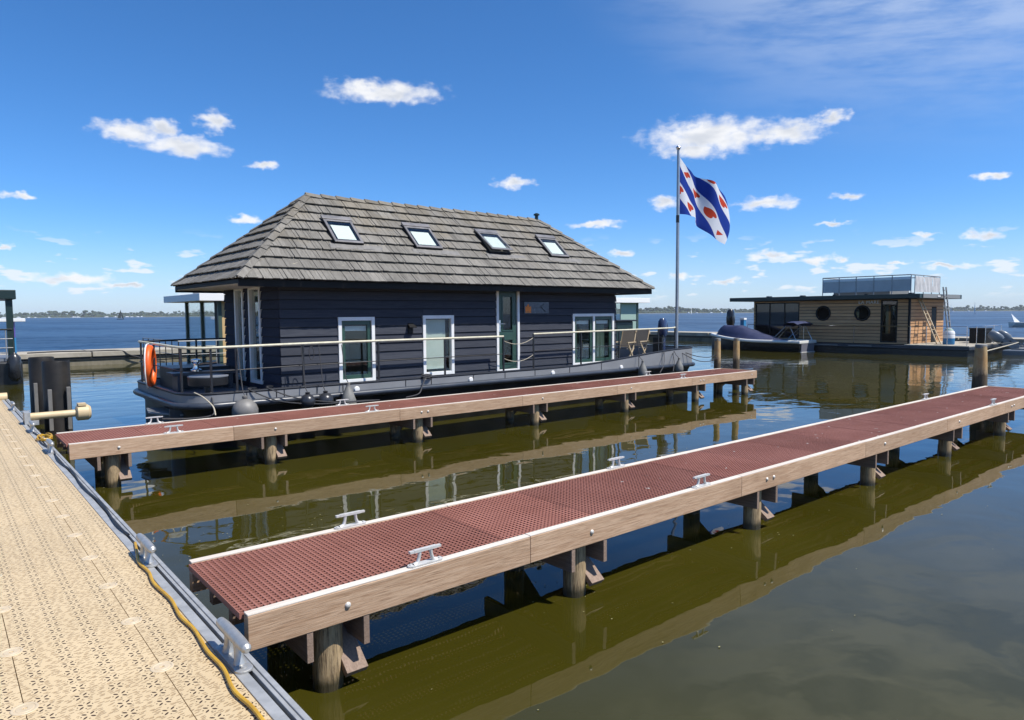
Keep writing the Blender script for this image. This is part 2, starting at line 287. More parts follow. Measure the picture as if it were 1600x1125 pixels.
def mat_tile():
    """concrete shake: colour differs tile by tile, lichen specks, streaks down the slope (local y)"""
    m = bpy.data.materials.new('roof_tile_concrete'); m.use_nodes = True; nt = m.node_tree; p = nt.nodes['Principled BSDF']
    tc = nt.nodes.new('ShaderNodeTexCoord'); oi = nt.nodes.new('ShaderNodeObjectInfo'); rv = X(nt, oi.outputs['Random'])
    ge = nt.nodes.new('ShaderNodeNewGeometry')
    va = nt.nodes.new('ShaderNodeVectorMath'); va.operation = 'ADD'; nt.links.new(ge.outputs['Position'], va.inputs[0]); nt.links.new(comb(nt, rv*3.0, 0.0, 0.0), va.inputs[1])
    st = mapv(nt, va.outputs[0], (22, 3.0, 3.0)); g = noise(nt, st, 1.5, 4, 0.65); b = noise(nt, ge.outputs['Position'], 1.1, 4, 0.6); sp = noise(nt, ge.outputs['Position'], 14, 3, 0.6)
    px, py, pz = sepxyz(nt, ge.outputs['Position'])
    col = mixc(nt, g.ss(0.3, 0.7), (0.150, 0.139, 0.120), (0.218, 0.205, 0.180))
    col = mixc(nt, (b + (pz-4.0)*0.13).ss(0.50, 0.74)*0.45, col, (0.17, 0.140, 0.092))
    col = mixc(nt, sp.ss(0.68, 0.74)*0.8, col, (0.40, 0.36, 0.27))
    col = mixc(nt, b.ss(0.42, 0.28)*0.5, col, (0.10, 0.094, 0.087))
    h = nt.nodes.new('ShaderNodeHueSaturation'); nt.links.new(col, h.inputs['Color']); nt.links.new((rv*0.36+0.82).o, h.inputs['Value'])
    nt.links.new(h.outputs[0], p.inputs['Base Color']); p.inputs['Roughness'].default_value = 0.85; p.inputs['Specular IOR Level'].default_value = 0.25
    bn = nt.nodes.new('ShaderNodeBump'); bn.inputs['Distance'].default_value = 0.008; nt.links.new((g*0.8+sp*0.3).o, bn.inputs['Height']); nt.links.new(bn.outputs[0], p.inputs['Normal'])
    return m
M['tile'] = mat_tile()

def mat_deckpanel():
    """beige plastic dock panel: star-shaped drain holes in rows, anti-slip scratches between"""
    m = bpy.data.materials.new('dock_panel_plastic'); m.use_nodes = True; nt = m.node_tree; p = nt.nodes['Principled BSDF']
    tc = nt.nodes.new('ShaderNodeTexCoord'); oi = nt.nodes.new('ShaderNodeObjectInfo'); rv = X(nt, oi.outputs['Random'])
    ge = nt.nodes.new('ShaderNodeNewGeometry'); nx, ny, nz = sepxyz(nt, ge.outputs['Normal']); top = nz.gt(0.9)
    x, y, z = sepxyz(nt, tc.outputs['Object'])
    cx = ((x/0.1425).frac()-0.5)*0.1425; cy = ((y/0.0993).frac()-0.5)*0.0993
    ax, ay = cx.abs(), cy.abs()
    al = (ax+ay)*0.7071; ac = (ax-ay).abs()*0.7071
    slit = (ac - (0.0056 - (al-0.0225).abs()*0.22)).lt(0.0) * al.gt(0.011) * al.lt(0.034)
    ring = ((ax-0.030).pow(2.0) + (ay-0.001).pow(2.0)).lt(0.0000085)
    ring2 = ((ay-0.030).pow(2.0) + (ax-0.001).pow(2.0)).lt(0.0000085)
    va = nt.nodes.new('ShaderNodeVectorMath'); va.operation = 'ADD'; nt.links.new(tc.outputs['Object'], va.inputs[0]); nt.links.new(comb(nt, rv*23.0, rv*11.0, 0.0), va.inputs[1])
    wob = noise(nt, va.outputs[0], 26, 2, 0.5)
    vo = nt.nodes.new('ShaderNodeTexVoronoi'); vo.voronoi_dimensions = '2D'; vo.inputs['Scale'].default_value = 1.0
    nt.links.new(comb(nt, x*25.0 + y*6.0 + rv*50.0, (y + wob*0.014)*66.0 - x*9.0 + rv*30.0, 0.0), vo.inputs['Vector'])
    d1 = X(nt, vo.outputs['Distance'])
    dash = d1.ss(0.34, 0.22) * (1.0 - ((ax*ax+ay*ay)._m('SQRT')).lt(0.038))
    dirt = noise(nt, va.outputs[0], 2.6, 4, 0.6); sm = noise(nt, va.outputs[0], 45, 3, 0.6)
    base = mixc(nt, dirt.ss(0.3, 0.75), (0.545, 0.415, 0.24), (0.585, 0.452, 0.268)); base = mixc(nt, sm.ss(0.5, 0.8)*0.15, base, (0.52, 0.38, 0.21))
    hole = slit.max(ring).max(ring2)*top
    col = mixc(nt, dash*top*0.55, base, (0.25, 0.145, 0.055)); col = mixc(nt, hole, col, (0.045, 0.022, 0.008))
    h = nt.nodes.new('ShaderNodeHueSaturation'); nt.links.new(col, h.inputs['Color']); nt.links.new((rv*0.08+0.96).o, h.inputs['Value'])
    nt.links.new(h.outputs[0], p.inputs['Base Color']); p.inputs['Roughness'].default_value = 0.55
    bn = nt.nodes.new('ShaderNodeBump'); bn.inputs['Distance'].default_value = 0.004; nt.links.new((1.0 - hole.max(dash*0.6)).o, bn.inputs['Height']); nt.links.new(bn.outputs[0], p.inputs['Normal'])
    return m
M['panel'] = mat_deckpanel()

def mat_water():
    m = bpy.data.materials.new('lake_water'); m.use_nodes = True; nt = m.node_tree; p = nt.nodes['Principled BSDF']
    ge = nt.nodes.new('ShaderNodeNewGeometry'); pos = ge.outputs['Position']; x, y, z = sepxyz(nt, pos)
    lake = (y.ss(40.0, 44.0)).max(x.ss(49.5, 53.0))                 # open water beyond the jetty
    mid = x.ss(11.0, 27.0)*0.6 + y.ss(15.0, 30.0)*0.5
    n1 = noise(nt, mapv(nt, pos, (0.75, 1.0, 1)), 0.9, 2, 0.5, 0.4); n2 = noise(nt, mapv(nt, pos, (0.8, 1.0, 1), (5, 2, 0)), 3.3, 2, 0.5, 0.3)
    n3 = noise(nt, mapv(nt, pos, (0.45, 0.75, 1), (1, 7, 0)), 1.0, 4, 0.6, 0.5)
    patch = noise(nt, pos, 0.05, 2, 0.5).ss(0.35, 0.7)
    n5 = noise(nt, mapv(nt, pos, (1.0, 1.4, 1), (2, 9, 0)), 11.0, 2, 0.5); hgt = n1*0.012 + n2*0.0011 + n5*0.00022*(patch*0.8+0.3) + (n3*0.045 + n2*0.004)*mid*(patch*0.8+0.2)
    bn = nt.nodes.new('ShaderNodeBump'); bn.inputs['Distance'].default_value = 1.0; nt.links.new(hgt.o, bn.inputs['Height'])
    # wind chop on the lake: slopes straight from noise, so they hold at any distance
    gust = noise(nt, mapv(nt, pos, (1, 1, 1)), 0.018, 3, 0.6).ss(0.3, 0.7)
    c1 = noise(nt, pos, 1.1, 3, 0.6, 0.0, 1); c2 = noise(nt, pos, 0.16, 4, 0.65, 0.0, 1)
    def vm(op, a, b):
        n = nt.nodes.new('ShaderNodeVectorMath'); n.operation = op; nt.links.new(a, n.inputs[0])
        if isinstance(b, tuple): n.inputs[1].default_value = b
        else: nt.links.new(b, n.inputs[1])
        return n.outputs[0]
    k = gust*0.5 + 0.5
    sl = vm('ADD', vm('MULTIPLY', vm('SUBTRACT', c1.o, (.5, .5, .5)), comb(nt, k, k, 0.0)), vm('MULTIPLY', vm('SUBTRACT', c2.o, (.5, .5, .5)), (1.0, 1.0, 0)))
    wn = vm('NORMALIZE', vm('ADD', sl, (0, 0, 1)), (0, 0, 0))
    mx = nt.nodes.new('ShaderNodeMix'); mx.data_type = 'VECTOR'; nt.links.new(lake.o, mx.inputs[0]); nt.links.new(bn.outputs[0], mx.inputs[4]); nt.links.new(wn, mx.inputs[5])
    nt.links.new(vm('NORMALIZE', mx.outputs[1], (0, 0, 0)), p.inputs['Normal'])
    mk = noise(nt, pos, 0.35, 3, 0.5)
    col = mixc(nt, mk.ss(0.3, 0.75), (0.034, 0.0305, 0.0032), (0.044, 0.039, 0.0050)); col = mixc(nt, lake, col, (0.022, 0.052, 0.10))
    nt.links.new(col, p.inputs['Base Color']); nt.links.new((lake*(gust*0.14+0.30) + 0.015).o, p.inputs['Roughness']); p.inputs['IOR'].default_value = 1.42; p.inputs['Specular IOR Level'].default_value = 0.5
    return m
M['water'] = mat_water()

def mat_flag():
    m = bpy.data.materials.new('striped_flag_cloth'); m.use_nodes = True; nt = m.node_tree; p = nt.nodes['Principled BSDF']
    uv = nt.nodes.new('ShaderNodeUVMap'); u, v, _ = sepxyz(nt, uv.outputs[0])
    t = ((u - v)*0.5 + 0.5)*7.0; s = (u + v)*0.5*7.0
    i = t.floor(); w = i.mod(2.0).gt(0.5)
    lx = (t - i - 0.5)/0.40; k = s/1.75; ly = (k.frac()-0.5)*1.75/0.56
    ph = i.mod(4.0).gt(2.0)
    ly2 = ((k+0.5).frac()-0.5)*1.75/0.56
    lyy = ly*ph + ly2*(1.0-ph)
    # heart-shaped leaf, notch towards the fly
    yy = lyy*1.05; xx = lx*1.05
    q = xx*xx + yy*yy - 0.62
    heart = (q*q*q - xx*xx*yy*yy*yy*1.3).lt(0.0)
    inr = s.gt(1.0)*s.lt(6.1)
    col = mixc(nt, w, (0.012, 0.045, 0.30), (0.80, 0.80, 0.82)); col = mixc(nt, heart*w*inr, col, (0.60, 0.06, 0.025))
    nt.links.new(col, p.inputs['Base Color']); p.inputs['Roughness'].default_value = 0.75; p.inputs['Specular IOR Level'].default_value = 0.2
    o = nt.nodes['Material Output']; tr = nt.nodes.new('ShaderNodeBsdfTranslucent'); mx = nt.nodes.new('ShaderNodeMixShader'); mx.inputs[0].default_value = 0.35
    nt.links.new(col, tr.inputs[0]); nt.links.new(p.outputs[0], mx.inputs[1]); nt.links.new(tr.outputs[0], mx.inputs[2]); nt.links.new(mx.outputs[0], o.inputs[0])
    return m
M['flag'] = mat_flag()

# ------------------------------------------------------------------ mesh helpers
WL = {}
class MB:
    def __init__(s): s.v, s.f, s.m = [], [], []
    def add(s, vs, fs, mi=0):
        o = len(s.v); s.v += [Vector(v) for v in vs]; s.f += [tuple(i+o for i in f) for f in fs]; s.m += [mi]*len(fs); return s
    def box(s, x0, x1, y0, y1, z0, z1, mi=0):
        return s.add([(x0, y0, z0), (x1, y0, z0), (x1, y1, z0), (x0, y1, z0), (x0, y0, z1), (x1, y0, z1), (x1, y1, z1), (x0, y1, z1)],
                     [(0, 3, 2, 1), (4, 5, 6, 7), (0, 1, 5, 4), (1, 2, 6, 5), (2, 3, 7, 6), (3, 0, 4, 7)], mi)
    def bar(s, p, q, w, h, upv=(0, 0, 1), mi=0):
        p, q = Vector(p), Vector(q); d = (q-p).normalized(); u = Vector(upv); a = d.cross(u)
        if a.length < 1e-4: a = d.cross(Vector((1, 0, 0)))
        a.normalize(); b = a.cross(d); a *= w/2; b *= h/2
        return s.add([p-a-b, p+a-b, p+a+b, p-a+b, q-a-b, q+a-b, q+a+b, q-a+b],
                     [(0, 1, 2, 3), (7, 6, 5, 4), (0, 4, 5, 1), (1, 5, 6, 2), (2, 6, 7, 3), (3, 7, 4, 0)], mi)
    def tube(s, pts, r, n=8, closed=False, mi=0, caps=True):
        pts = [Vector(p) for p in pts]; N = len(pts); rs = r if isinstance(r, (list, tuple)) else [r]*N
        tang = []
        for i in range(N):
            a = pts[(i-1) % N] if (closed or i > 0) else pts[i]; b = pts[(i+1) % N] if (closed or i < N-1) else pts[i]
            tang.append((b-a).normalized())
        nrm = tang[0].orthogonal().normalized(); vs, fs = [], []
        for i in range(N):
            if i: nrm = (nrm - tang[i]*nrm.dot(tang[i])); nrm = nrm.normalized() if nrm.length > 1e-6 else tang[i].orthogonal().normalized()
            bi = tang[i].cross(nrm)
            for k in range(n):
                a = 2*math.pi*k/n; vs.append(pts[i] + (nrm*math.cos(a)+bi*math.sin(a))*rs[i])
        for i in range(N if closed else N-1):
            j = (i+1) % N
            for k in range(n): fs.append((i*n+k, i*n+(k+1) % n, j*n+(k+1) % n, j*n+k))
        if caps and not closed: fs += [tuple(range(n-1, -1, -1)), tuple(range((N-1)*n, N*n))]
        return s.add(vs, fs, mi)
    def lathe(s, c, prof, n=16, axis='Z', mi=0):
        c = Vector(c); vs, fs = [], []
        for r, h in prof:
            for k in range(n):
                a = 2*math.pi*k/n; x, y = r*math.cos(a), r*math.sin(a)
                vs.append(c + (Vector((x, y, h)) if axis == 'Z' else Vector((h, x, y)) if axis == 'X' else Vector((y, h, x))))
        L = len(prof)
        for i in range(L-1):
            for k in range(n): fs.append((i*n+k, i*n+(k+1) % n, (i+1)*n+(k+1) % n, (i+1)*n+k))
        fs += [tuple(range(n-1, -1, -1)), tuple(range((L-1)*n, L*n))]
        return s.add(vs, fs, mi)
    def prism(s, poly, z0, z1, mi=0):
        n = len(poly); vs = [(x, y, z0) for x, y in poly] + [(x, y, z1) for x, y in poly]
        fs = [tuple(range(n-1, -1, -1)), tuple(range(n, 2*n))] + [(i, (i+1) % n, n+(i+1) % n, n+i) for i in range(n)]
        return s.add(vs, fs, mi)
    def mesh(s, name, mats, origin=(0, 0, 0), smooth=False, sharp=38):
        o = Vector(origin); me = bpy.data.meshes.new(name); me.from_pydata([v-o for v in s.v], [], s.f); me.update()
        for m in (mats if isinstance(mats, (list, tuple)) else [mats]): me.materials.append(M[m] if isinstance(m, str) else m)
        if any(s.m): me.polygons.foreach_set('material_index', s.m)
        if smooth:
            me.polygons.foreach_set('use_smooth', [True]*len(me.polygons)); me.set_sharp_from_angle(angle=R(sharp))
        return me
    def build(s, name, mats, parent=None, origin=None, smooth=False, sharp=38, bevel=0):
        o = Vector(origin) if origin is not None else (WL[parent].copy() if parent else sum(s.v, Vector())/len(s.v))
        return link(name, s.mesh(name, mats, o, smooth, sharp), parent, o, bevel)
def link(name, data, parent=None, loc=(0, 0, 0), bevel=0, rot=None):
    ob = bpy.data.objects.new(name, data); COL.objects.link(ob); loc = Vector(loc)
    if parent: ob.parent = parent; ob.location = loc - WL[parent]
    else: ob.location = loc
    if rot: ob.rotation_euler = rot
    WL[ob] = loc
    if bevel:
        b = ob.modifiers.new('bevel', 'BEVEL'); b.width = bevel; b.segments = 2; b.limit_method = 'ANGLE'
    return ob
def tag(o, label=None, cat=None, group=None, kind=None):
    if label: o['label'] = label
    if cat: o['category'] = cat
    if group: o['group'] = group
    if kind: o['kind'] = kind
    return o
def thing(name, loc, label, cat, group=None):
    return tag(link(name, None, None, loc), label, cat, group)
def arc(c, r, a0, a1, n, z=0): return [(c[0]+r*math.cos(a0+(a1-a0)*i/n), c[1]+r*math.sin(a0+(a1-a0)*i/n), z) for i in range(n+1)]
def sag(p, q, d, n=12):
    p, q = Vector(p), Vector(q); return [p.lerp(q, i/n) - Vector((0, 0, d*4*(i/n)*(1-i/n))) for i in range(n+1)]
def smooth_path(pts, n=8):
    P = [Vector(p) for p in pts]; out = []
    for i in range(len(P)-1):
        a, b, c, d = P[max(i-1, 0)], P[i], P[i+1], P[min(i+2, len(P)-1)]
        for k in range(n):
            t = k/n; out.append(0.5*((2*b)+(-a+c)*t+(2*a-5*b+4*c-d)*t*t+(-a+3*b-3*c+d)*t**3))
    return out+[P[-1]]
# ------------------------------------------------------------------ setting: water, far shore, harbour jetty
wm = MB().add([(-2850, -2850, 0), (2850, -2850, 0), (2850, 2850, 0), (-2850, 2850, 0)], [(0, 1, 2, 3)])
tag(wm.build('water', 'water', origin=(0, 0, 0)), kind='structure')

def polar(deg, d, z=0): return Vector((math.cos(R(deg))*d, math.sin(R(deg))*d, z))
lm = MB(); N = 150; SHORE = []
for i in range(N+1):
    a = -25 + 165*i/N; d = 1650 + 180*math.sin(a*0.11) + 90*math.sin(a*0.37+1); SHORE.append((a, d))
    lm.v += [polar(a, d, -0.4), polar(a, d+14, 1.2), polar(a, d+500, 3.0)]
for i in range(N):
    for k in range(2): lm.f.append((i*3+k, (i+1)*3+k, (i+1)*3+k+1, i*3+k+1)); lm.m.append(0)
tag(lm.build('far_shore', 'land', origin=(0, 0, 0)), kind='structure')
ICO = []
ph = (1+5**.5)/2
for s1 in (-1, 1):
    for s2 in (-1, 1): ICO += [Vector((0, s1, s2*ph)), Vector((s1, s2*ph, 0)), Vector((s2*ph, 0, s1))]
ICO = [v.normalized() for v in ICO]
import itertools
ICF = []
for a, b, c_ in itertools.combinations(range(12), 3):
    if all(abs((ICO[p]-ICO[q]).length-1.0515) < 0.02 for p, q in ((a, b), (b, c_), (a, c_))):
        n = (ICO[b]-ICO[a]).cross(ICO[c_]-ICO[a]); ICF.append((a, b, c_) if n.dot(ICO[a]) > 0 else (a, c_, b))
tm = MB(); rg = random.Random(3)
def shore_d(a):
    i = min(max((a+25)/165*N, 0), N-1.001); k = int(i); return SHORE[k][1]*(1-i+k)+SHORE[k+1][1]*(i-k)
def blob(c, rx, rz):
    tm.add([c+Vector((v.x*rx*rg.uniform(.7, 1.25), v.y*rx*rg.uniform(.7, 1.25), v.z*rz*rg.uniform(.7, 1.25))) for v in ICO], ICF)
a = -24
while a < 139:
    dens = 0.55+0.45*math.sin(a*0.9)*math.sin(a*0.23+1)
    h = rg.uniform(7, 13)*(0.8+0.4*max(0, math.sin(a*0.7+0.5))); d = shore_d(a)+rg.uniform(25, 160); c0 = polar(a, d)
    if rg.random() < 0.15: h *= 1.3
    for k in range(6):
        q = rg.uniform(0, 6.28); f = rg.uniform(0.1, .85)
        blob(c0+Vector((math.cos(q)*h*.38*(1-f*.5), math.sin(q)*h*.38*(1-f*.5), 1.5+h*f)), h*rg.uniform(.2, .32), h*rg.uniform(.14, .22))
    a += rg.uniform(0.03, 0.12)*(1.0 if dens > 0.3 else 1.8)
a = -24
while a < 139:    # low scrub that closes the foot of the wood
    d = shore_d(a)+rg.uniform(18, 40); blob(polar(a, d, 2.4), rg.uniform(4, 7), rg.uniform(2.2, 4.2)); a += 0.22
tag(tm.build('far_wood', 'leafy', origin=(0, 0, 0)), 'band of dark green trees along the far lake shore', 'wood', kind='stuff')
wb = MB(); rg = random.Random(5)
for i in range(46):
    a = rg.uniform(78, 90) if i < 34 else rg.uniform(10, 45); c0 = polar(a, shore_d(a)-6-rg.uniform(0, 8)); l = rg.uniform(3, 8); hh = rg.uniform(.7, 1.5)
    wb.box(c0.x-l/2, c0.x+l/2, c0.y-1.5, c0.y+1.5, 0.1, hh); wb.box(c0.x-l/4, c0.x+l/4, c0.y-1.2, c0.y+1.2, hh, hh+rg.uniform(.3, .9))
tag(wb.build('distant_marina', 'white', origin=(0, 0, 0)), 'row of tiny white boats and sheds along the far shore', 'marina', kind='stuff')

# harbour jetty: an L of concrete, rim slabs over a shaded gap, drawn as a black strip
jt = thing('concrete_jetty', (30, 39.3, 0), 'long low concrete harbour jetty with dark gap under its rim behind the boats', 'jetty')
x = -60.0; k = 0
while x < 51:
    x1 = min(x+5.94, 51.2)
    MB().box(x, x1, 39.2, 42.2, 0.42, 0.66).build('slab', 'concrete', jt, bevel=0.02); x += 6.0; k += 1
y = 39.1
while y > -30:
    MB().box(48.6, 51.2, y-5.94, y, 0.42, 0.70).build('slab', 'concrete', jt, bevel=0.02); y -= 6.0
MB().box(-60, 51, 39.32, 42.0, -1, 0.30).build('wall', 'concdk', jt)
MB().box(48.72, 51, -30, 39.31, -1, 0.30).build('wall', 'concdk', jt)
MB().box(-60, 51, 39.26, 42.1, 0.302, 0.418).build('dark_gap', 'gapshade', jt)
MB().box(48.66, 51.1, -30, 39.25, 0.302, 0.418).build('dark_gap', 'gapshade', jt)

# ------------------------------------------------------------------ beige floating dock with steel edge rail
ZD = 0.62; PW, PL = 0.573, 0.695
dk = thing('floating_dock', (-1, 9, 0), 'beige plastic floating dock with star-shaped drain holes and steel edge rail', 'dock')
Y0 = 3.76-6*PL
pm_full = MB().box(0.001, PW-0.003, 0.0006, PL-0.0012, -0.05, 0).mesh('deck_panel', 'panel')
pm_half = MB().box(0.001, 0.253, 0.0006, PL-0.0012, -0.05, 0).mesh('deck_panel', 'panel')
cols = [0.815, 0.815-PW] + [0.815-PW*k for k in range(2, 8)]
for r_ in range(27):
    y = Y0 + r_*PL
    for ci, x in enumerate(cols):
        link('deck_panel', pm_half if ci == 0 else pm_full, dk, (x, y, ZD))
dm = MB().lathe((0, 0, 0), [(0.056, -0.01), (0.056, 0.0015), (0.053, 0.004), (0.044, 0.004), (0.041, 0.0015), (0.036, 0.0015), (0.034, 0.0035), (0.012, 0.0035), (0.010, -0.001)], 24).mesh('connector_disc', 'disc', smooth=True)
for r_ in range(2, 27):
    for x in cols[:4]: link('connector_disc', dm, dk, (x-0.001, Y0+r_*PL, ZD))
YE = Y0+27*PL; XL = cols[-1]
MB().box(XL-0.1, 1.06, Y0-2, YE, ZD-0.13, ZD-0.051).build('frame', 'galv', dk)
rl = MB(); rl.box(1.071, 1.128, Y0-2, YE+.02, ZD-0.16, ZD+0.004); rl.box(1.1285, 1.147, Y0-2, YE+.02, ZD-0.16, ZD-0.03, 1); rl.box(1.1475, 1.168, Y0-2, YE+.02, ZD-0.16, ZD+0.004); rl.box(1.1685, 1.196, Y0-2, YE+.02, ZD-0.14, ZD+0.012)
rl.build('edge_rail', ['galv', 'rubber'], dk, bevel=0.003)
fm = MB().box(-1.9, 1.9, -0.55, 0.55, -0.45, 0.42).mesh('float', 'floatblk')
for k in range(14): link('float', fm, dk, ((XL+1.06)/2, Y0-0.6+k*1.5, 0.05))
# end bumper: rounded beige cap
MB().tube([(0.55, YE+.06, ZD+.05), (1.18, YE+.06, ZD+.05)], 0.10, 14).build('end_bumper', 'beige', dk, smooth=True)
def dock_cleat():
    b = MB()
    bar = [(0, -0.215, .128), (0, -0.2, .131), (0, -0.12, .133), (0, 0, .134), (0, .12, .133), (0, .2, .131), (0, .215, .128)]
    b.tube(bar, [.012, .025, .029, .030, .029, .025, .012], 14)
    for s_ in (-1, 1):
        b.tube([(0, s_*.085, .004), (0, s_*.085, .03), (0, s_*.075, .07), (0, s_*.07, .125)], [.036, .026, .021, .023], 12)
        b.lathe((0, s_*.145, 0.0), [(.046, .003), (.046, .012), (.040, .016), (.016, .016), (.016, .022), (.002, .023)], 18)
    b.box(-.044, .044, -.145, .145, .003, .013)
    return b.mesh('cleat', 'alu', smooth=True)
dcm = dock_cleat()
for y in (3.60, 5.50, 10.80, 12.92, 16.2): link('cleat', dcm, dk, (1.118, y, ZD+.002))
# horizontal guide arm with a rounded cap, held on a steel bracket
MB().tube([(1.16, 13.95, .735), (1.86, 13.95, .735)], .062, 14).build('guide_arm', 'beige', dk, smooth=True)
cp = MB().tube([(1.84, 13.95, .735), (1.86, 13.95, .735), (2.02, 13.95, .735), (2.06, 13.95, .735)], [.10, .135, .135, .10], 16)
cp.box(1.87, 1.99, 13.86, 14.04, .86, .90); cp.build('arm_cap', 'beige', dk, smooth=True)
MB().box(1.1, 1.3, 13.86, 14.04, .60, .672).box(1.1, 1.18, 13.8, 14.1, .626, .82).build('arm_bracket', 'galv', dk)

# loose cables on the dock
YC = [(1.135, 5.95), (1.10, 5.72), (1.06, 5.45), (1.068, 5.2), (1.045, 4.95), (1.062, 4.6), (1.04, 4.31), (1.052, 4.06), (1.032, 3.76), (1.038, 3.51), (1.01, 3.27), (1.026, 3.05), (1.02, 2.75), (1.03, 2.3), (1.01, 1.6), (1.03, 0.6)]
tag(MB().tube(smooth_path([(x, y, ZD+.016) for x, y in YC], 6), .0105, 8).build('yellow_cable', 'cable_y', smooth=True), 'yellow cable lying along the inner side of the dock rail', 'cable')
BC = [(1.10, 12.9), (1.14, 12.3), (1.10, 11.6), (1.15, 10.8), (1.11, 10.0), (1.15, 9.2), (1.12, 8.3), (1.15, 7.4), (1.12, 6.6), (1.14, 6.2)]
tag(MB().tube(smooth_path([(x, y, ZD+.018) for x, y in BC], 6), .009, 6).build('black_cable', 'cable_b', smooth=True), 'thin black cable winding along the dock rail towards the guide arm', 'cable')
cl = []
for k in range(46):
    t_ = k/45; q = t_*6.28*3.2; cl.append((1.16+.10*math.cos(q)*(1-.3*t_)+.05*t_, 11.9+.22*math.sin(q)+.2*t_, ZD+.03+.02*math.sin(q*1.7)))
tag(MB().tube(cl, .011, 6).build('cable_bundle', 'cable_y', smooth=True), 'tangled bundle of yellow cable on the far part of the dock rail', 'cable')

# ------------------------------------------------------------------ two fixed mooring piers
def pier_cleat():
    b = MB()
    b.bar((-.125, 0, .100), (.125, 0, .100), .026, .015); b.bar((-.09, 0, .101), (.09, 0, .101), .031, .018)
    for s_ in (-1, 1):
        b.tube([(s_*.085, 0, .002), (s_*.060, 0, .02), (s_*.048, 0, .055), (s_*.043, 0, .098)], [.024, .014, .012, .014], 10)
        b.lathe((s_*.115, 0, 0), [(.024, .002), (.024, .012), (.010, .013), (.010, .02)], 12)
    b.box(-.12, .12, -.028, .028, .0015, .011)
    return b.mesh('cleat', 'whitemetal', smooth=True)
pcm = pier_cleat()
PILE_X = [1.86, 4.11, 6.9, 9.84, 12.75, 15.6]
def pile_mesh(r, z0, z1, seed, rtop=None, m='pile'):
    g = random.Random(seed); b = MB(); n = 18; prof = []
    ph = [g.uniform(0, 6.28) for _ in range(4)]
    zs = [z0 + (z1-z0)*i/9 for i in range(10)]; vs, fs = [], []
    for z in zs:
        for k in range(n):
            a = 2*math.pi*k/n; rr = r*(1 + .03*math.sin(3*a+ph[0]) + .02*math.sin(5*a+ph[1]+z*3) + .015*math.sin(2*a+z*5+ph[2])) * (1 if rtop is None else 1+(rtop/r-1)*max(0, (z-.6)/(z1-.6)))
            vs.append((rr*math.cos(a), rr*math.sin(a), z))
    for i in range(9):
        for k in range(n): fs.append((i*n+k, i*n+(k+1) % n, (i+1)*n+(k+1) % n, (i+1)*n+k))
    fs.append(tuple(range(9*n, 10*n))); b.add(vs, fs); return b.mesh('pile', m, smooth=True)
PMESH = [pile_mesh(.096, -1.2, .615, s_) for s_ in range(4)]
def grating_mesh(L, Wd, t=.038):
    b = MB(); nx = round(L/.04); ny = round(Wd/.04)
    for i in range(nx+1):
        x = L*i/nx; x0 = max(0, x-.0065); b.box(x0, min(L, x+.0065), 0, Wd, -t, 0)
    for j in range(ny+1):
        y = Wd*j/ny; b.box(0.001, L-.001, max(0.001, y-.0065), min(Wd-.001, y+.0065), -t+.001, -.0016)
    return b.mesh('grating_panel', 'grating')
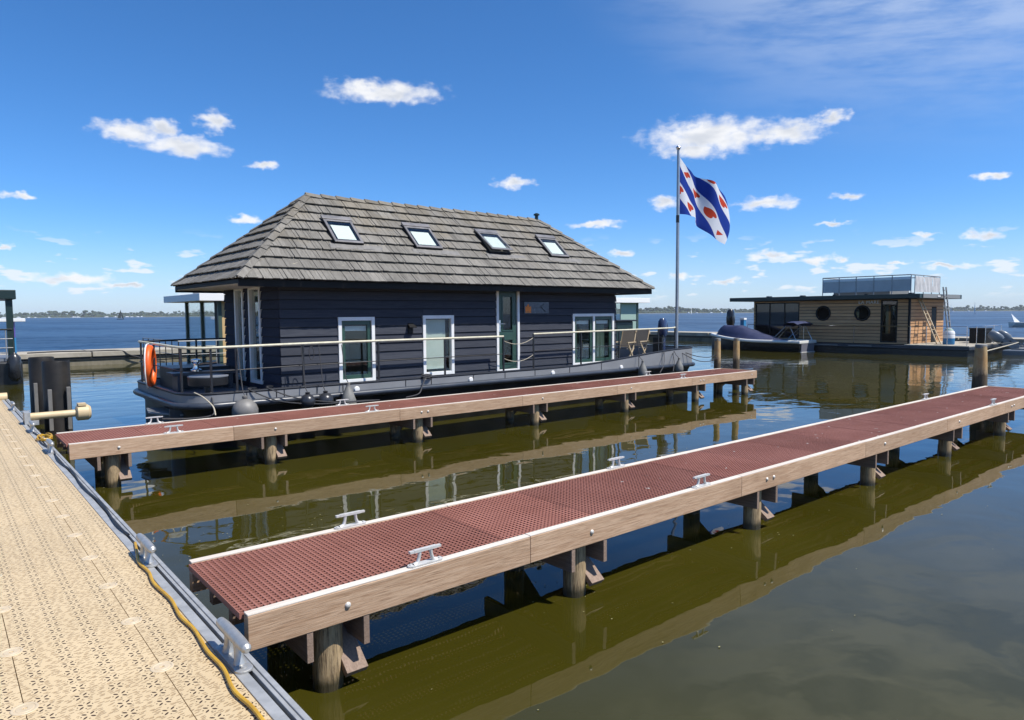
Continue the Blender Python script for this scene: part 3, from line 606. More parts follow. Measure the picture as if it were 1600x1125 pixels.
def pier(y0, y1, x0, x1, label, cleats, cseed):
    g = random.Random(cseed)
    root = thing('mooring_pier', ((x0+x1)/2, (y0+y1)/2, 0), label, 'pier', 'mooring piers with red grating decks')
    zt = .690; zb = .477; th = .07; YF, YB = y0, y1-th
    for yy in (YF, YB):                                   # edge beams: planks butted end to end
        xs = [x0] + [x0+2.15+2.93*k for k in range(6) if x0+2.15+2.93*k < x1-.6] + [x1]
        for a_, b_ in zip(xs, xs[1:]):
            dz = g.uniform(-.0015, .0015)
            MB().box(a_+.0015, b_-.0015, yy, yy+th, zb+dz, zt-.006+dz).build('beam', 'beam', root, origin=((a_+b_)/2, yy+th/2, (zb+zt)/2), bevel=.005)
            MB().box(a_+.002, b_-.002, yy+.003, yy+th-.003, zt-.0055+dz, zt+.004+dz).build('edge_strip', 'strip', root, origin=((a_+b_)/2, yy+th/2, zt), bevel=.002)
    n = round((x1-x0)/1.0); L = (x1-x0-.02)/n; gm = grating_mesh(L-.006, y1-y0-2*th-.012)
    for k in range(n): link('grating_panel', gm, root, (x0-.02+k*L if k == 0 else x0-.02+k*L, y0+th+.006, zt-.004+g.uniform(-.0015, .0015)))
    for yy in (y0+.36, y1-.43): MB().box(x0+.03, x1-.03, yy, yy+.07, .50, .645).build('stringer', 'bearer', root)
    MB().box(x1-.002, x1+.05, y0, y1, zb+.002, zt+.002).build('end_board', 'beam', root, bevel=.004)
    pxs = PILE_X + ([18.0] if y0 > 8 else [17.9])
    bc = MB().lathe((0, 0, 0), [(.021, 0), (.021, .005), (.016, .013), (.006, .017)], 14, 'Y'); bcm = None
    for i, xp in enumerate(pxs):
        for yy in (y0+.19, y1-.19): link('pile', PMESH[(i+int(yy)) % 4], root, (xp, yy, 0), rot=(0, 0, g.uniform(0, 6)))
        for s_ in (-.19, .19):
            MB().box(xp+s_-.021, xp+s_+.021, y0+.004, y1-.004, .285, .4755).build('bearer', 'bearer', root, bevel=.004)
        br = MB().bar((xp+.138, y0+.05, .10), (xp+.138, y0+.50, .46), .05, .15, (1, 0, 0)); br.build('brace', 'bearer', root, bevel=.003)
        br = MB().bar((xp+.138, y1-.05, .10), (xp+.138, y1-.50, .46), .05, .15, (1, 0, 0)); br.build('brace', 'bearer', root, bevel=.003)
        for q in ([xp+.06] if i % 3 == 0 else [xp-.03, xp+.11] if i % 3 == 2 else [xp+.02]):
            b = MB().lathe((q, y0+.002, .585+g.uniform(-.01, .01)), [(.006, -.017), (.016, -.013), (.021, -.005), (.021, 0.001)], 14, 'Y'); b.build('bolt_head', 'boltcap', root, smooth=True)
    for cx in cleats:
        for yy in (y0+.036, y1-.036): link('cleat', pcm, root, (cx, yy, zt+.004))
    return root
pier(3.92, 5.10, 1.30, 18.15, 'nearest mooring pier, red grating deck between pale timber edge beams', [2.52, 5.72, 14.6], 1)
pier(10.83, 12.05, 1.33, 18.28, 'farther mooring pier with red grating deck alongside the dark houseboat', [2.64, 5.87, 14.85], 2)

# mooring posts with grey caps
def post(name, x, y, r, z1, label, seed, rtop):
    p = thing(name, (x, y, 0), label, 'mooring post', 'timber mooring posts at the pier ends')
    link('pile', pile_mesh(r, -1.2, z1, seed, rtop, 'post'), p, (x, y, 0))
    MB().lathe((x, y, z1), [(rtop*1.03, -.07), (rtop*1.04, 0), (rtop*.97, .012), (.01, .016)], 22).build('cap', 'fendlt', p, smooth=True)
post('mooring_post', 18.42, 12.22, .105, 1.58, 'tall timber mooring post by the end of the farther pier, next to houseboat bow', 11, .09)
post('mooring_post', 18.98, 11.92, .105, 1.58, 'tall timber mooring post on outer corner of the farther pier', 12, .09)
post('mooring_post', 18.45, 5.28, .16, 1.60, 'thick rust-stained mooring post at the end of the nearest pier', 13, .115)

# black steel guide piles beside the dock
for i, (x, y, lab) in enumerate(((1.86, 18.75, 'farther black steel pile beside the dock, half hidden by the other'), (1.92, 16.9, 'nearer black steel pile beside the floating dock behind guide arm'))):
    p = thing('steel_pile', (x, y, 0), lab, 'pile', 'black steel piles beside the dock')
    b = MB().lathe((x, y, 0), [(.245, -1.5), (.245, 1.47), (.235, 1.49), (.228, 1.49), (.222, 1.44)], 36); b.build('tube', 'steelblk', p, smooth=True)
    for s_ in (-.16, .16): MB().box(x+s_-.035, x+s_+.035, y-.33, y-.26, .1, .95+.1*s_).build('guide_board', 'fendgrey', p, bevel=.005)

# bits of weed and pollen drifting on the harbour water
rg = random.Random(44); fl_ = MB()
def speck(x, y, r):
    k = rg.randint(4, 6); a0 = rg.uniform(0, 6.28); fl_.add([(x+r*rg.uniform(.5, 1.1)*math.cos(a0+6.283*i/k), y+r*.6*rg.uniform(.5, 1.1)*math.sin(a0+6.283*i/k), .006) for i in range(k)], [tuple(range(k))])
for i in range(420):
    q = rg.random()
    if q < .3: x0_, y0_ = rg.gauss(2.6, .9), rg.gauss(6.9, .55)
    elif q < .55:
        xp = rg.choice(PILE_X); x0_, y0_ = xp+rg.gauss(0, .22), rg.choice((3.98, 4.3, 10.9, 11.2))+rg.gauss(0, .12)
    else: x0_, y0_ = rg.uniform(1.6, 22), rg.uniform(1.0, 10.5)
    if x0_ > 1.35: speck(x0_, y0_, rg.uniform(.004, .016))
M['weed'] = mat('drifting_weed', (0.30, 0.27, 0.13), 0.8, 0, (0.16, 0.15, 0.06), 8)
tag(fl_.build('drifting_weed', 'weed', origin=(0, 0, 0)), 'specks of weed and pollen drifting on the harbour water', 'weed', kind='stuff')
# ------------------------------------------------------------------ the dark houseboat
HB = thing('houseboat', (10.6, 14.75, 0), 'dark grey houseboat with shake-tiled hipped roof and white-framed windows', 'houseboat')
X0, X1, Y0h, Y1h = 5.17, 14.79, 13.15, 16.36
def outline(x0, x1, y0, y1, rl, rr, n=7):
    p = []
    for cx, cy, r, a in ((x0+rl, y0+rl, rl, 180), (x1-rr, y0+rr, rr, 270), (x1-rr, y1-rr, rr, 0), (x0+rl, y1-rl, rl, 90)):
        p += [(cx+r*math.cos(R(a+90*i/n)), cy+r*math.sin(R(a+90*i/n))) for i in range(n+1)]
    q = []                                                 # more points along the long sides so the sheer can curve
    for i, a in enumerate(p):
        b = p[(i+1) % len(p)]; d = math.dist(a, b); k = max(1, int(d/0.8))
        q += [(a[0]+(b[0]-a[0])*j/k, a[1]+(b[1]-a[1])*j/k) for j in range(k)]
    return q
def sheer(x): t = max(0, (x-12.2)/5.8); return 1.0 + .30*t*t*(3-2*t) if t < 1 else 1.30
OL = outline(3.28, 18.02, 12.75, 16.78, .6, .22); n = len(OL)
cxy = Vector((10.6, 14.76))
def inset(P, d):
    out = []
    for i in range(len(P)):
        a, b = Vector(P[i-1]), Vector(P[(i+1) % len(P)]); t = (b-a).normalized(); out.append((P[i][0]-t.y*d, P[i][1]+t.x*d))
    return out
IN = inset(OL, .035); LOW = inset(OL, .12); LOW2 = inset(OL, .45)
b = MB(); vs = []; fs = []
for (x, y), (xi, yi) in zip(OL, IN): vs += [(x, y, .74), (x, y, sheer(x)), (xi, yi, sheer(x)), (xi, yi, .74)]
for i in range(n):
    j = (i+1) % n
    for k in range(3): fs.append((i*4+k, j*4+k, j*4+k+1, i*4+k+1))
b.add(vs, fs); b.build('bulwark', 'hullgrey', HB, smooth=True)
b = MB(); vs = []; fs = []
for (x, y), (xi, yi), (xj, yj) in zip(inset(OL, .02), LOW, LOW2): vs += [(x, y, .80), (xi, yi, .62), (xi, yi, .0), (xj, yj, -.6)]
for i in range(n):
    j = (i+1) % n
    for k in range(3): fs.append((i*4+k+1, j*4+k+1, j*4+k, i*4+k))
b.add(vs, fs); HULL = b.build('hull', 'hullblk', HB, smooth=True)
DK = MB().prism(IN, .82, .88).build('deck', 'deck', HB)
MB().tube([(x, y, .80) for x, y in inset(OL, -.035)], .062, 10, closed=True).build('rubbing_strake', 'hullnavy', HB, smooth=True)
MB().tube([(x, y, sheer(x)+.012) for x, y in inset(OL, .012)], .026, 8, closed=True).build('gunwale_cap', 'railblk', HB, smooth=True)
for x in (4.35, 4.9, 5.05, 5.7, 6.25, 7.7, 8.35, 9.5, 10.44, 11.4, 12.6, 13.8, 15.35, 16.4): MB().box(x-.008, x+.008, 12.743, 12.752, .85, sheer(x)-.01).build('seam', 'railblk', HB)
for x in (6.55, 9.42, 12.0, 14.6):
    MB().lathe((x, 12.745, .885), [(.008, -.03), (.05, -.028), (.062, -.012), (.064, 0.0)], 16, 'Y').build('hull_light', 'white', HB, smooth=True)
# stern: rudder trunk and small step plate
MB().tube([(3.42, 13.5, -.5), (3.42, 13.5, .72)], .2, 20).build('rudder_trunk', 'hullnavy', HB, smooth=True)
MB().prism([(2.98, 14.0), (3.36, 13.3), (3.5, 13.3), (3.5, 14.6), (3.1, 14.7)], .60, .63).build('stern_step', 'hullgrey', HB, bevel=.005)

# ---- walls
WT = .10
def P3(face, u, nn, z):
    return {'f': (u, Y0h-nn, z), 'l': (X0-nn, u, z), 'r': (X1+nn, u, z), 'b': (u, Y1h+nn, z)}[face]
def fbox(mb, face, u0, u1, n0, n1, z0, z1, mi=0):
    a, b_ = P3(face, u0, n0, z0), P3(face, u1, n1, z1)
    return mb.box(min(a[0], b_[0]), max(a[0], b_[0]), min(a[1], b_[1]), max(a[1], b_[1]), z0, z1, mi)
OPN = {'f': [(6.37, 7.17, 1.0, 2.33), (8.40, 9.21, 1.03, 2.35), (10.50, 11.20, .98, 3.0), (13.09, 14.69, 1.0, 2.36)], 'l': [(14.10, 14.73, 1.0, 2.98), (15.10, 15.60, 1.0, 2.98)], 'r': [(13.9, 15.4, .95, 2.9)], 'b': []}
RNG = {'f': (X0, X1), 'l': (Y0h+.001, Y1h-.001), 'r': (Y0h+.001, Y1h-.001), 'b': (X0, X1)}
def cells(u0, u1, za, zb, ops):
    us = sorted({u0, u1} | {o[0] for o in ops} | {o[1] for o in ops}); out = []
    for a, c in zip(us, us[1:]):
        o = next((o for o in ops if o[0] <= a+1e-6 and o[1] >= c-1e-6), None)
        rs = [(za, zb)] if o is None else [(za, min(zb, o[2])), (max(za, o[3]), zb)]
        for r_ in rs:
            if r_[1]-r_[0] > .012:
                if out and out[-1][1] == a and out[-1][2:] == r_: out[-1] = (out[-1][0], c, *r_)
                else: out.append((a, c, *r_))
    return out
ZB, ZT = .88, 3.06
WALL = {}
for face in 'flrb':
    u0, u1 = RNG[face]; b = MB()
    for a, c, z0, z1 in cells(u0, u1, ZB, ZT, OPN[face]):
        if face in 'lr': a, c = (max(a, Y0h+WT) if a == u0 else a), (min(c, Y1h-WT) if c == u1 else c)
        fbox(b, face, a, c, -WT, 0, z0, z1)
    WALL[face] = b.build('wall', 'core', HB)
    rows = 12; rh = (ZT-ZB)/rows
    for k in range(rows):
        za = ZB+k*rh
        for a, c, z0, z1 in cells(u0 if face in 'lr' else u0-.02, u1 if face in 'lr' else u1+.02, za+.004, za+rh-.010, OPN[face]):
            f0 = .040-.026*(z0-za)/rh; f1 = .040-.026*(z1-za)/rh
            vs = [P3(face, a+.002, .001, z0), P3(face, c-.002, .001, z0), P3(face, c-.002, f0, z0), P3(face, a+.002, f0, z0), P3(face, a+.002, .001, z1), P3(face, c-.002, .001, z1), P3(face, c-.002, f1, z1), P3(face, a+.002, f1, z1)]
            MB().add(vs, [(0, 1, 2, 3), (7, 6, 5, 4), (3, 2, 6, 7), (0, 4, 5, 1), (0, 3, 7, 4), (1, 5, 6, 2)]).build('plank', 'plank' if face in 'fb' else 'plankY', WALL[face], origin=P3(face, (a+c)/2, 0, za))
fl = MB().box(X0+.1, X1-.1, Y0h+.1, Y1h-.1, .885, .93); fl.build('floor', 'interior', HB)
MB().box(X0+.02, X1-.02, Y0h+.02, Y1h-.02, 3.061, 3.1).build('ceiling', 'interior', HB)
for x in (7.75, 9.9, 12.2): MB().box(x, x+.06, Y0h+.5, Y1h-.1, .931, 3.05).build('partition', 'interior', HB)
MB().box(5.5, 7.5, 14.9, 15.6, .931, 1.75).build('kitchen_block', 'interior', HB); MB().box(13.0, 14.4, 14.6, 15.4, .931, 1.4).build('sofa', 'greytarp', HB)

def frame_ring(mb, face, u0, u1, z0, z1, w, n0, n1):
    fbox(mb, face, u0, u0+w, n0, n1, z0, z1); fbox(mb, face, u1-w, u1, n0, n1, z0, z1)
    fbox(mb, face, u0+w, u1-w, n0, n1, z0, z0+w); fbox(mb, face, u0+w, u1-w, n0, n1, z1-w, z1)
def window(face, o, fw_=.075, prd=.05, sash=True, blind=None, mull=False, name='window', lab=None):
    u0, u1, z0, z1 = o; b = MB(); frame_ring(b, face, u0-.015, u1+.015, z0-.015, z1+.015, fw_, -.06, prd)
    um = (u0+u1)/2
    if mull: fbox(b, face, um-.035, um+.035, -.06, .048, z0+.05, z1-.05)
    w = b.build(name, 'white', HB, bevel=.004)
    if lab: w['label'] = lab
    lights = [(u0+.06, um-.035), (um+.035, u1-.06)] if mull else [(u0+.06, u1-.06)]
    for a, c in lights:
        i0, i1 = a, c; zz0, zz1 = z0+.06, z1-.06
        if sash:
            s_ = MB(); frame_ring(s_, face, a, c, zz0, zz1, .085, -.045, .012); s_.build('sash', 'green', w, bevel=.004); i0, i1, zz0, zz1 = a+.083, c-.083, zz0+.083, zz1-.083
        g = MB(); fbox(g, face, i0, i1, prd-.07, prd-.064, zz0, zz1); g.build('pane', 'glass', w)
        if blind == 'top':
            g = MB(); fbox(g, face, i0, i1, -.075, -.055, zz1-.13, zz1-.03); g.build('roller_blind', 'blindw', w)
        if blind == 'full':
            g = MB(); fbox(g, face, i0+.005, i1-.09, -.09, -.075, zz0+.06, zz1-.02); g.build('roller_blind', 'blind', w)
        if blind == 'curtain':
            g = MB(); fbox(g, face, i0, i1, -.075, -.055, zz1-.12, zz1-.03); g.build('roller_blind', 'blindw', w)
            vs = []; fs = []; N_ = 24
            for k in range(N_+1):
                u = i0+.02+(i1-i0-.04)*k/N_*(0.62 if a == lights[-1][0] else .3) + (0 if a != lights[-1][0] else (i1-i0)*.3); d = -.14-.03*math.sin(k*1.9)
                vs += [P3(face, u, d, zz0), P3(face, u, d, zz1-.14)]
            for k in range(N_): fs.append((2*k, 2*k+2, 2*k+3, 2*k+1))
            MB().add(vs, fs).build('curtain', 'curtain', w, smooth=True, sharp=80)
    return w
window('f', OPN['f'][0], blind='top', lab='green-sashed window with a rolled white blind'); window('f', OPN['f'][1], sash=False, blind='full', lab='window with a pale roller blind pulled down')
window('f', OPN['f'][3], blind='curtain', mull=True, lab='double window with green sashes')
for o in OPN['l']: window('l', o, fw_=.07, prd=.056, sash=False, blind='top')
window('r', OPN['r'][0], mull=True)
# front door: green leaf with two lights in a white frame
o = OPN['f'][2]; b = MB(); frame_ring(b, 'f', o[0]-.015, o[1]+.015, o[2]-.02, o[3]+.015, .07, -.06, .05); DR = b.build('door', 'white', HB, bevel=.004)
b = MB(); a, c, z0, z1 = o[0]+.056, o[1]-.056, o[2]+.055, o[3]-.056
frame_ring(b, 'f', a, c, z0, z1, .12, -.045, .01); fbox(b, 'f', a+.12, c-.12, -.045, .01, z0+.74, z0+.93); b.build('leaf', 'green', DR, bevel=.004)
for q0, q1 in ((z0+.12, z0+.74), (z0+.93, z1-.12)):
    g = MB(); frame_ring(g, 'f', a+.118, c-.118, q0-.002, q1+.002, .03, -.02, .022); g.build('glazing_bead', 'green', DR, bevel=.003)
    g = MB(); fbox(g, 'f', a+.145, c-.145, -.02, -.014, q0+.025, q1-.025); g.build('pane', 'glass', DR)
g = MB(); fbox(g, 'f', a+.02, a+.065, .011, .022, z0+.92, z0+1.20); g.tube([P3('f', a+.042, .02, z0+1.11), P3('f', a+.042, .065, z0+1.11), P3('f', a+.17, .067, z0+1.11)], .011, 8); g.build('handle', 'chrome', DR, smooth=True)
g = MB(); fbox(g, 'l', 14.14, 14.17, .051, .06, 1.95, 2.2); g.tube([P3('l', 14.155, .055, 2.1), P3('l', 14.155, .1, 2.1), P3('l', 14.27, .1, 2.1)], .01, 8); g.build('door_handle', 'chrome', HB, smooth=True)
# name plate with an orange emblem; lettering worn to dark strokes
sg = MB(); fbox(sg, 'f', 11.36, 12.19, .045, .06, 2.39, 2.68); SG = sg.build('name_plate', 'sign', HB)
em = [(0, 0), (.05, -.01), (.10, 0), (.15, -.01), (.2, 0), (.2, .12), (.185, .16), (.155, .12), (.13, .17), (.10, .22), (.07, .17), (.045, .12), (.015, .16), (0, .12)]
b = MB(); m_ = len(em); b.add([P3('f', 11.39+x*.95, .0625, 2.44+z*.9) for x, z in em]+[P3('f', 11.39+x*.95, .059, 2.44+z*.9) for x, z in em], [tuple(range(m_))]+[(i, m_+i, m_+(i+1) % m_, (i+1) % m_) for i in range(m_)]); b.build('emblem', 'signor', SG)
b = MB(); fbox(b, 'f', 11.39, 11.58, .059, .0625, 2.408, 2.426); b.build('emblem_wave', 'signor', SG)
b = MB(); fbox(b, 'f', 11.64, 11.86, .059, .0625, 2.525, 2.54); b.bar(P3('f', 11.9, .061, 2.56), P3('f', 12.06, .061, 2.44), .004, .03, (0, -1, 0)); b.bar(P3('f', 11.9, .0612, 2.55), P3('f', 12.02, .0612, 2.63), .004, .022, (0, -1, 0)); b.build('lettering', 'signdk', SG)
b = MB(); fbox(b, 'f', 8.0, 8.12, .03, .06, 1.97, 2.2); b.add([P3('f', 8.0, .03, 2.2), P3('f', 8.12, .03, 2.2), P3('f', 8.15, .17, 2.12), P3('f', 7.97, .17, 2.12), P3('f', 8.0, .03, 2.18), P3('f', 8.12, .03, 2.18), P3('f', 8.15, .17, 2.10), P3('f', 7.97, .17, 2.10)], [(0, 1, 2, 3), (7, 6, 5, 4), (0, 3, 7, 4), (1, 5, 6, 2), (2, 6, 7, 3)]); b.build('wall_lamp', 'fascia', HB)

# ---- roof
EX0, EX1, EY0, EY1, EZ = 4.25, 15.85, 12.70, 16.90, 3.05
RX0, RX1, RY, RZ = 6.48, 13.35, 14.80, 5.0
b = MB(); b.add([(EX0, EY0, EZ), (EX1, EY0, EZ), (EX1, EY1, EZ), (EX0, EY1, EZ), (RX0, RY, RZ-.03), (RX1, RY, RZ-.03)], [(0, 1, 5, 4), (1, 2, 5), (2, 3, 4, 5), (3, 0, 4), (3, 2, 1, 0)])
ROOF = b.build('roof', 'fascia', HB)
b = MB(); b.box(EX0, EX1, EY0, EY0+.03, EZ-.13, EZ-.002); b.box(EX0, EX1, EY1-.03, EY1, EZ-.13, EZ-.002); b.box(EX0, EX0+.03, EY0+.03, EY1-.03, EZ-.075, EZ-.002); b.box(EX1-.03, EX1, EY0+.03, EY1-.03, EZ-.13, EZ-.002); b.build('fascia', 'fascia', ROOF)
MB().box(EX0+.031, EX1-.031, EY0+.031, EY1-.031, EZ-.085, EZ-.07).build('soffit', 'soffit', ROOF)
def slope(o, ue, tl, tr, nrm):
    """corner, eave vector, top-left, top-right -> local frame"""
    o = Vector(o); ud = (Vector(ue)-o).normalized(); W_ = (Vector(ue)-o).length; t = Vector(tl)-o; cl_ = t.dot(ud); vv = t-ud*cl_; H_ = vv.length; vd = vv/H_
    cr_ = W_-(Vector(tr)-o).dot(ud); nn_ = ud.cross(vd); return o, ud, vd, nn_, W_, H_, cl_/H_, cr_/H_
def clip(poly, f):
    out = []
    for i in range(len(poly)):
        a, b_ = poly[i], poly[(i+1) % len(poly)]; fa, fb = f(a), f(b_)
        if fa >= 0: out.append(a)
        if (fa >= 0) != (fb >= 0): t = fa/(fa-fb); out.append((a[0]+(b_[0]-a[0])*t, a[1]+(b_[1]-a[1])*t))
    return out
TWID, ROWH, TLEN = .332, None, .37
rgT = random.Random(21)
def shake_layout(g):
    k = g.choice([3, 3, 4, 4, 5]); cuts = sorted(g.uniform(.04, TWID-.04) for _ in range(k-1)); us = [0]+cuts+[TWID]
    return [(a+.003, c-.003, g.uniform(-.004, .006), g.uniform(-.008, .006)) for a, c in zip(us, us[1:]) if c-a > .025]
VAR = [shake_layout(rgT) for _ in range(8)]
def tile_geo(lay, fL=None, fR=None, u=0, v=0):
    """shakes of one tile in slope coordinates; (x, y, height)"""
    b = MB(); ok = True
    for a, c, dh, dv in lay:
        poly = [(a, -.004+dv), (c, -.004+dv), (c, TLEN), (a, TLEN)]
        if fL:
            p2 = clip([(x+u, y+v) for x, y in poly], fL); p2 = clip(p2, fR) if len(p2) > 2 else []
            if len(p2) < 3: continue
            poly = [(x-u, y-v) for x, y in p2]
        m = len(poly); hh = lambda y: .068+dh-.054*(y/TLEN)
        b.add([(x, y, hh(y)) for x, y in poly]+[(x, y, hh(y)-.022) for x, y in poly], [tuple(range(m))]+[(i, m+i, m+(i+1) % m, (i+1) % m) for i in range(m)])
    if b.v:                                               # bed that closes the grooves between shakes
        poly = [(.001, .045), (TWID-.001, .045), (TWID-.001, TLEN), (.001, TLEN)]
        if fL: poly = clip(clip([(x+u, y+v) for x, y in poly], fL), fR); poly = [(x-u, y-v) for x, y in poly]
        m = len(poly)
        if m > 2: b.add([(x, y, .050-.046*y/TLEN) for x, y in poly]+[(x, y, .022-.03*y/TLEN) for x, y in poly], [tuple(range(m))]+[(i, m+i, m+(i+1) % m, (i+1) % m) for i in range(m)])
    return b
VMESH = [tile_geo(l).mesh('roof_tile', 'tile') for l in VAR]
def lay_slope(S, joined, holes=()):
    o, ud, vd, nn_, W_, H_, kl, kr = S; rows = 9; rh = H_/rows; J = MB()
    rotm = Matrix((ud, vd, nn_)).transposed().to_euler()
    fL = lambda p: p[0]-p[1]*kl+.01; fR = lambda p: W_-p[1]*kr-p[0]+.01
    for k in range(rows):
        v = k*rh-.035 if k == 0 else k*rh-.02; off = (TWID/2 if k % 2 else 0)+rgT.uniform(-.02, .02); u = -TWID+off
        while u < W_:
            full = all(fL(p) > 0 and fR(p) > 0 for p in ((u, v), (u+TWID, v), (u, v+TLEN), (u+TWID, v+TLEN))) and v+TLEN < H_+.05
            hid = any(h0 < u+.02 and u+TWID-.02 < h1 and g0 < v and v+TLEN-.06 < g1 for h0, h1, g0, g1 in holes)
            lift = nn_*rgT.uniform(0, .005)
            if hid: u += TWID; continue
            vi = rgT.randrange(8)
            if joined or not full:
                g = tile_geo(VAR[vi], fL, fR, u, v)
                if g.v:
                    wv = [o+ud*(p.x+u)+vd*(p.y+v)+nn_*p.z+lift for p in g.v]
                    if joined: J.add(wv, g.f)
                    else:
                        t = MB().add(wv, g.f); t.build('roof_tile', 'tile', ROOF, origin=o+ud*u+vd*v)
            else: link('roof_tile', VMESH[vi], ROOF, o+ud*u+vd*v+lift, rot=rotm)
            u += TWID
    if joined: tag(J.build('roof_tile', 'tile', ROOF), kind='stuff')
cA, cB, cC, cD = (EX0, EY0-.02, EZ+.0), (EX1, EY0-.02, EZ+.0), (EX1, EY1+.02, EZ+.0), (EX0, EY1+.02, EZ+.0); rA, rB = (RX0, RY, RZ), (RX1, RY, RZ)
SF = slope(cA, cB, rA, rB, 0); SL = slope(cD, cA, rA, rA, 0)
SKY = [(6.49, 7.16), (8.47, 9.19), (10.58, 11.26), (12.63, 13.30)]
VS = SF[5]
holes = [(a-EX0-.02, c-EX0+.02, .39*VS, .71*VS) for a, c in SKY]
lay_slope(SF, False, holes); lay_slope(SL, False)
lay_slope(slope(cB, cC, rB, rB, 0), True); lay_slope(slope(cC, cD, rB, rA, 0), True)
def caps(p, q, nA, nB, step):
    """angular ridge or hip caps laid end over end from p (low) to q (high)"""
    p, q = Vector(p), Vector(q); d = (q-p).normalized(); L = (q-p).length; k = max(1, round(L/step)); st = L/k
    a = nA.cross(d); a = a if a.z < 0 else -a; b_ = nB.cross(d); b_ = b_ if b_.z < 0 else -b_; a.normalize(); b_.normalize(); upn = (nA+nB).normalized()
    for i in range(k):
        s0 = p+d*(i*st-.02); s1 = p+d*((i+1)*st+.03); h0, h1 = .094, .062; w = .125; g = MB()
        jit = upn*rgT.uniform(-.003, .006)
        for s_, h in ((s0, h0), (s1, h1)):
            c0 = s_+upn*h+jit
            g.v += [c0, c0+a*w, c0+b_*w, c0-upn*.028, c0+a*w-nA*.026, c0+b_*w-nB*.026]
        g.f = [(0, 6, 7, 1), (0, 2, 8, 6), (1, 7, 10, 4), (2, 5, 11, 8), (0, 1, 4, 3), (0, 3, 5, 2), (6, 9, 10, 7), (6, 8, 11, 9)]; g.m = [0]*8
        g.build('ridge_cap', 'tile', ROOF, origin=s0)
nF, nL = SF[3], SL[3]; nRt = slope(cB, cC, rB, rB, 0)[3]; nBk = slope(cC, cD, rB, rA, 0)[3]
caps(cA, rA, nF, nL, .37); caps(cB, rB, nF, nRt, .37); caps(cD, rA, nL, nBk, .37); caps(cC, rB, nRt, nBk, .37); caps(rA, rB, nF, nBk, .36)
b = MB().lathe((13.32, RY, RZ), [(.05, .02), (.05, .16), (.085, .165), (.085, .20), (.03, .23)], 14); b.build('roof_vent', 'roofdk', ROOF, smooth=True)
# skylights with lead aprons
o, ud, vd, nn_, *_ = SF
def SP(x, v, h): return o+ud*(x-EX0)+vd*v+nn_*h
def sbox(mb, x0, x1, v0, v1, h0, h1, tilt=0, mi=0):
    pts = [SP(x, v, h + tilt*(VS*.70-v)) for h in (h0, h1) for x, v in ((x0, v0), (x1, v0), (x1, v1), (x0, v1))]
    return mb.add(pts, [(0, 3, 2, 1), (4, 5, 6, 7), (0, 1, 5, 4), (1, 2, 6, 5), (2, 3, 7, 6), (3, 0, 4, 7)], mi)
for i, (a, c) in enumerate(SKY):
    v0, v1 = .395*VS, .70*VS; tilt = .10 if i == 2 else 0
    fr = MB(); w = .075
    sbox(fr, a, a+w, v0, v1, -.02, .10); sbox(fr, c-w, c, v0, v1, -.02, .10); sbox(fr, a+w, c-w, v0, v0+w, -.02, .10); sbox(fr, a+w, c-w, v1-w*1.3, v1, -.02, .10)
    sk = fr.build('skylight', 'fascia', ROOF, bevel=.004)
    s_ = MB(); w2 = .055
    sbox(s_, a+.005, a+.005+w2, v0+.005, v1-.10, .101, .125, tilt); sbox(s_, c-.005-w2, c-.005, v0+.005, v1-.10, .101, .125, tilt); sbox(s_, a+.005+w2, c-.005-w2, v0+.005, v0+.07, .101, .125, tilt); sbox(s_, a+.005+w2, c-.005-w2, v1-.155, v1-.10, .101, .125, tilt)
    sbox(s_, a-.01, c+.01, v1-.098, v1+.02, .101, .14); s_.build('sash', 'skyframe', ROOF, bevel=.004)
    g = MB(); sbox(g, a+.06, c-.06, v0+.07, v1-.155, .108, .114, tilt); g.build('pane', 'glass', ROOF)
    g = MB(); sbox(g, a+.075, c-.075, v0+w+.002, v1-.12, .0, .01); sbox(g, a+.12, c-.12, v0+.13, v1-.27, .088, .098, tilt*.9, 1); g.build('inner_blind', ['interior', 'blindw'], ROOF)
    g = MB()
    N_ = 10
    for k in range(N_):
        xx0 = a-.12+(c-a+.55)*k/N_; xx1 = a-.12+(c-a+.55)*(k+1)/N_
        sbox(g, xx0, xx1, v0-.15+.012*math.sin(k*2.1), v0-.002, .056+.004*math.sin(k*1.3), .066+.004*math.sin(k*1.3))
    g.build('lead_apron', 'lead', ROOF)

# ---- railing
def rail_h(x): return 1.845 + max(0, (x-11.3))*.009
RL = inset(OL, .05)
def edge_pt(x, z): return (x, 12.80, z)
stern = [(3.33, y, 0) for y in (16.0, 14.2)] + [(3.40, 13.35, 0), (3.62, 12.93, 0), (4.0, 12.80, 0)]
left_path = smooth_path([(3.33, 16.2, 1.86), (3.33, 14.6, 1.85), (3.38, 13.5, 1.83), (3.58, 12.98, 1.82), (4.1, 12.80, 1.83), (5.5, 12.8, 1.845), (7.5, 12.8, 1.85), (10.44, 12.8, 1.85)], 6)
MB().tube(left_path, .024, 8).build('handrail', 'cream', HB, smooth=True)
MB().tube([(p.x, p.y, p.z-.42) for p in left_path], .010, 6).build('middle_rail', 'railblk', HB, smooth=True)
rp = [(11.4, 12.8, 1.885), (13, 12.8, 1.9), (15, 12.8, 1.915), (16.9, 12.84, 1.93), (17.6, 13.2, 1.94)]
MB().tube(smooth_path(rp, 5), .022, 8).build('handrail', 'cream', HB, smooth=True)
MB().tube([(p.x, p.y, p.z-.42) for p in smooth_path(rp, 5)], .010, 6).build('middle_rail', 'railblk', HB, smooth=True)
MB().tube([(3.33, 16.2, 1.86), (4.4, 16.7, 1.86), (8, 16.73, 1.86)], .02, 8).build('handrail', 'railblk', HB, smooth=True)
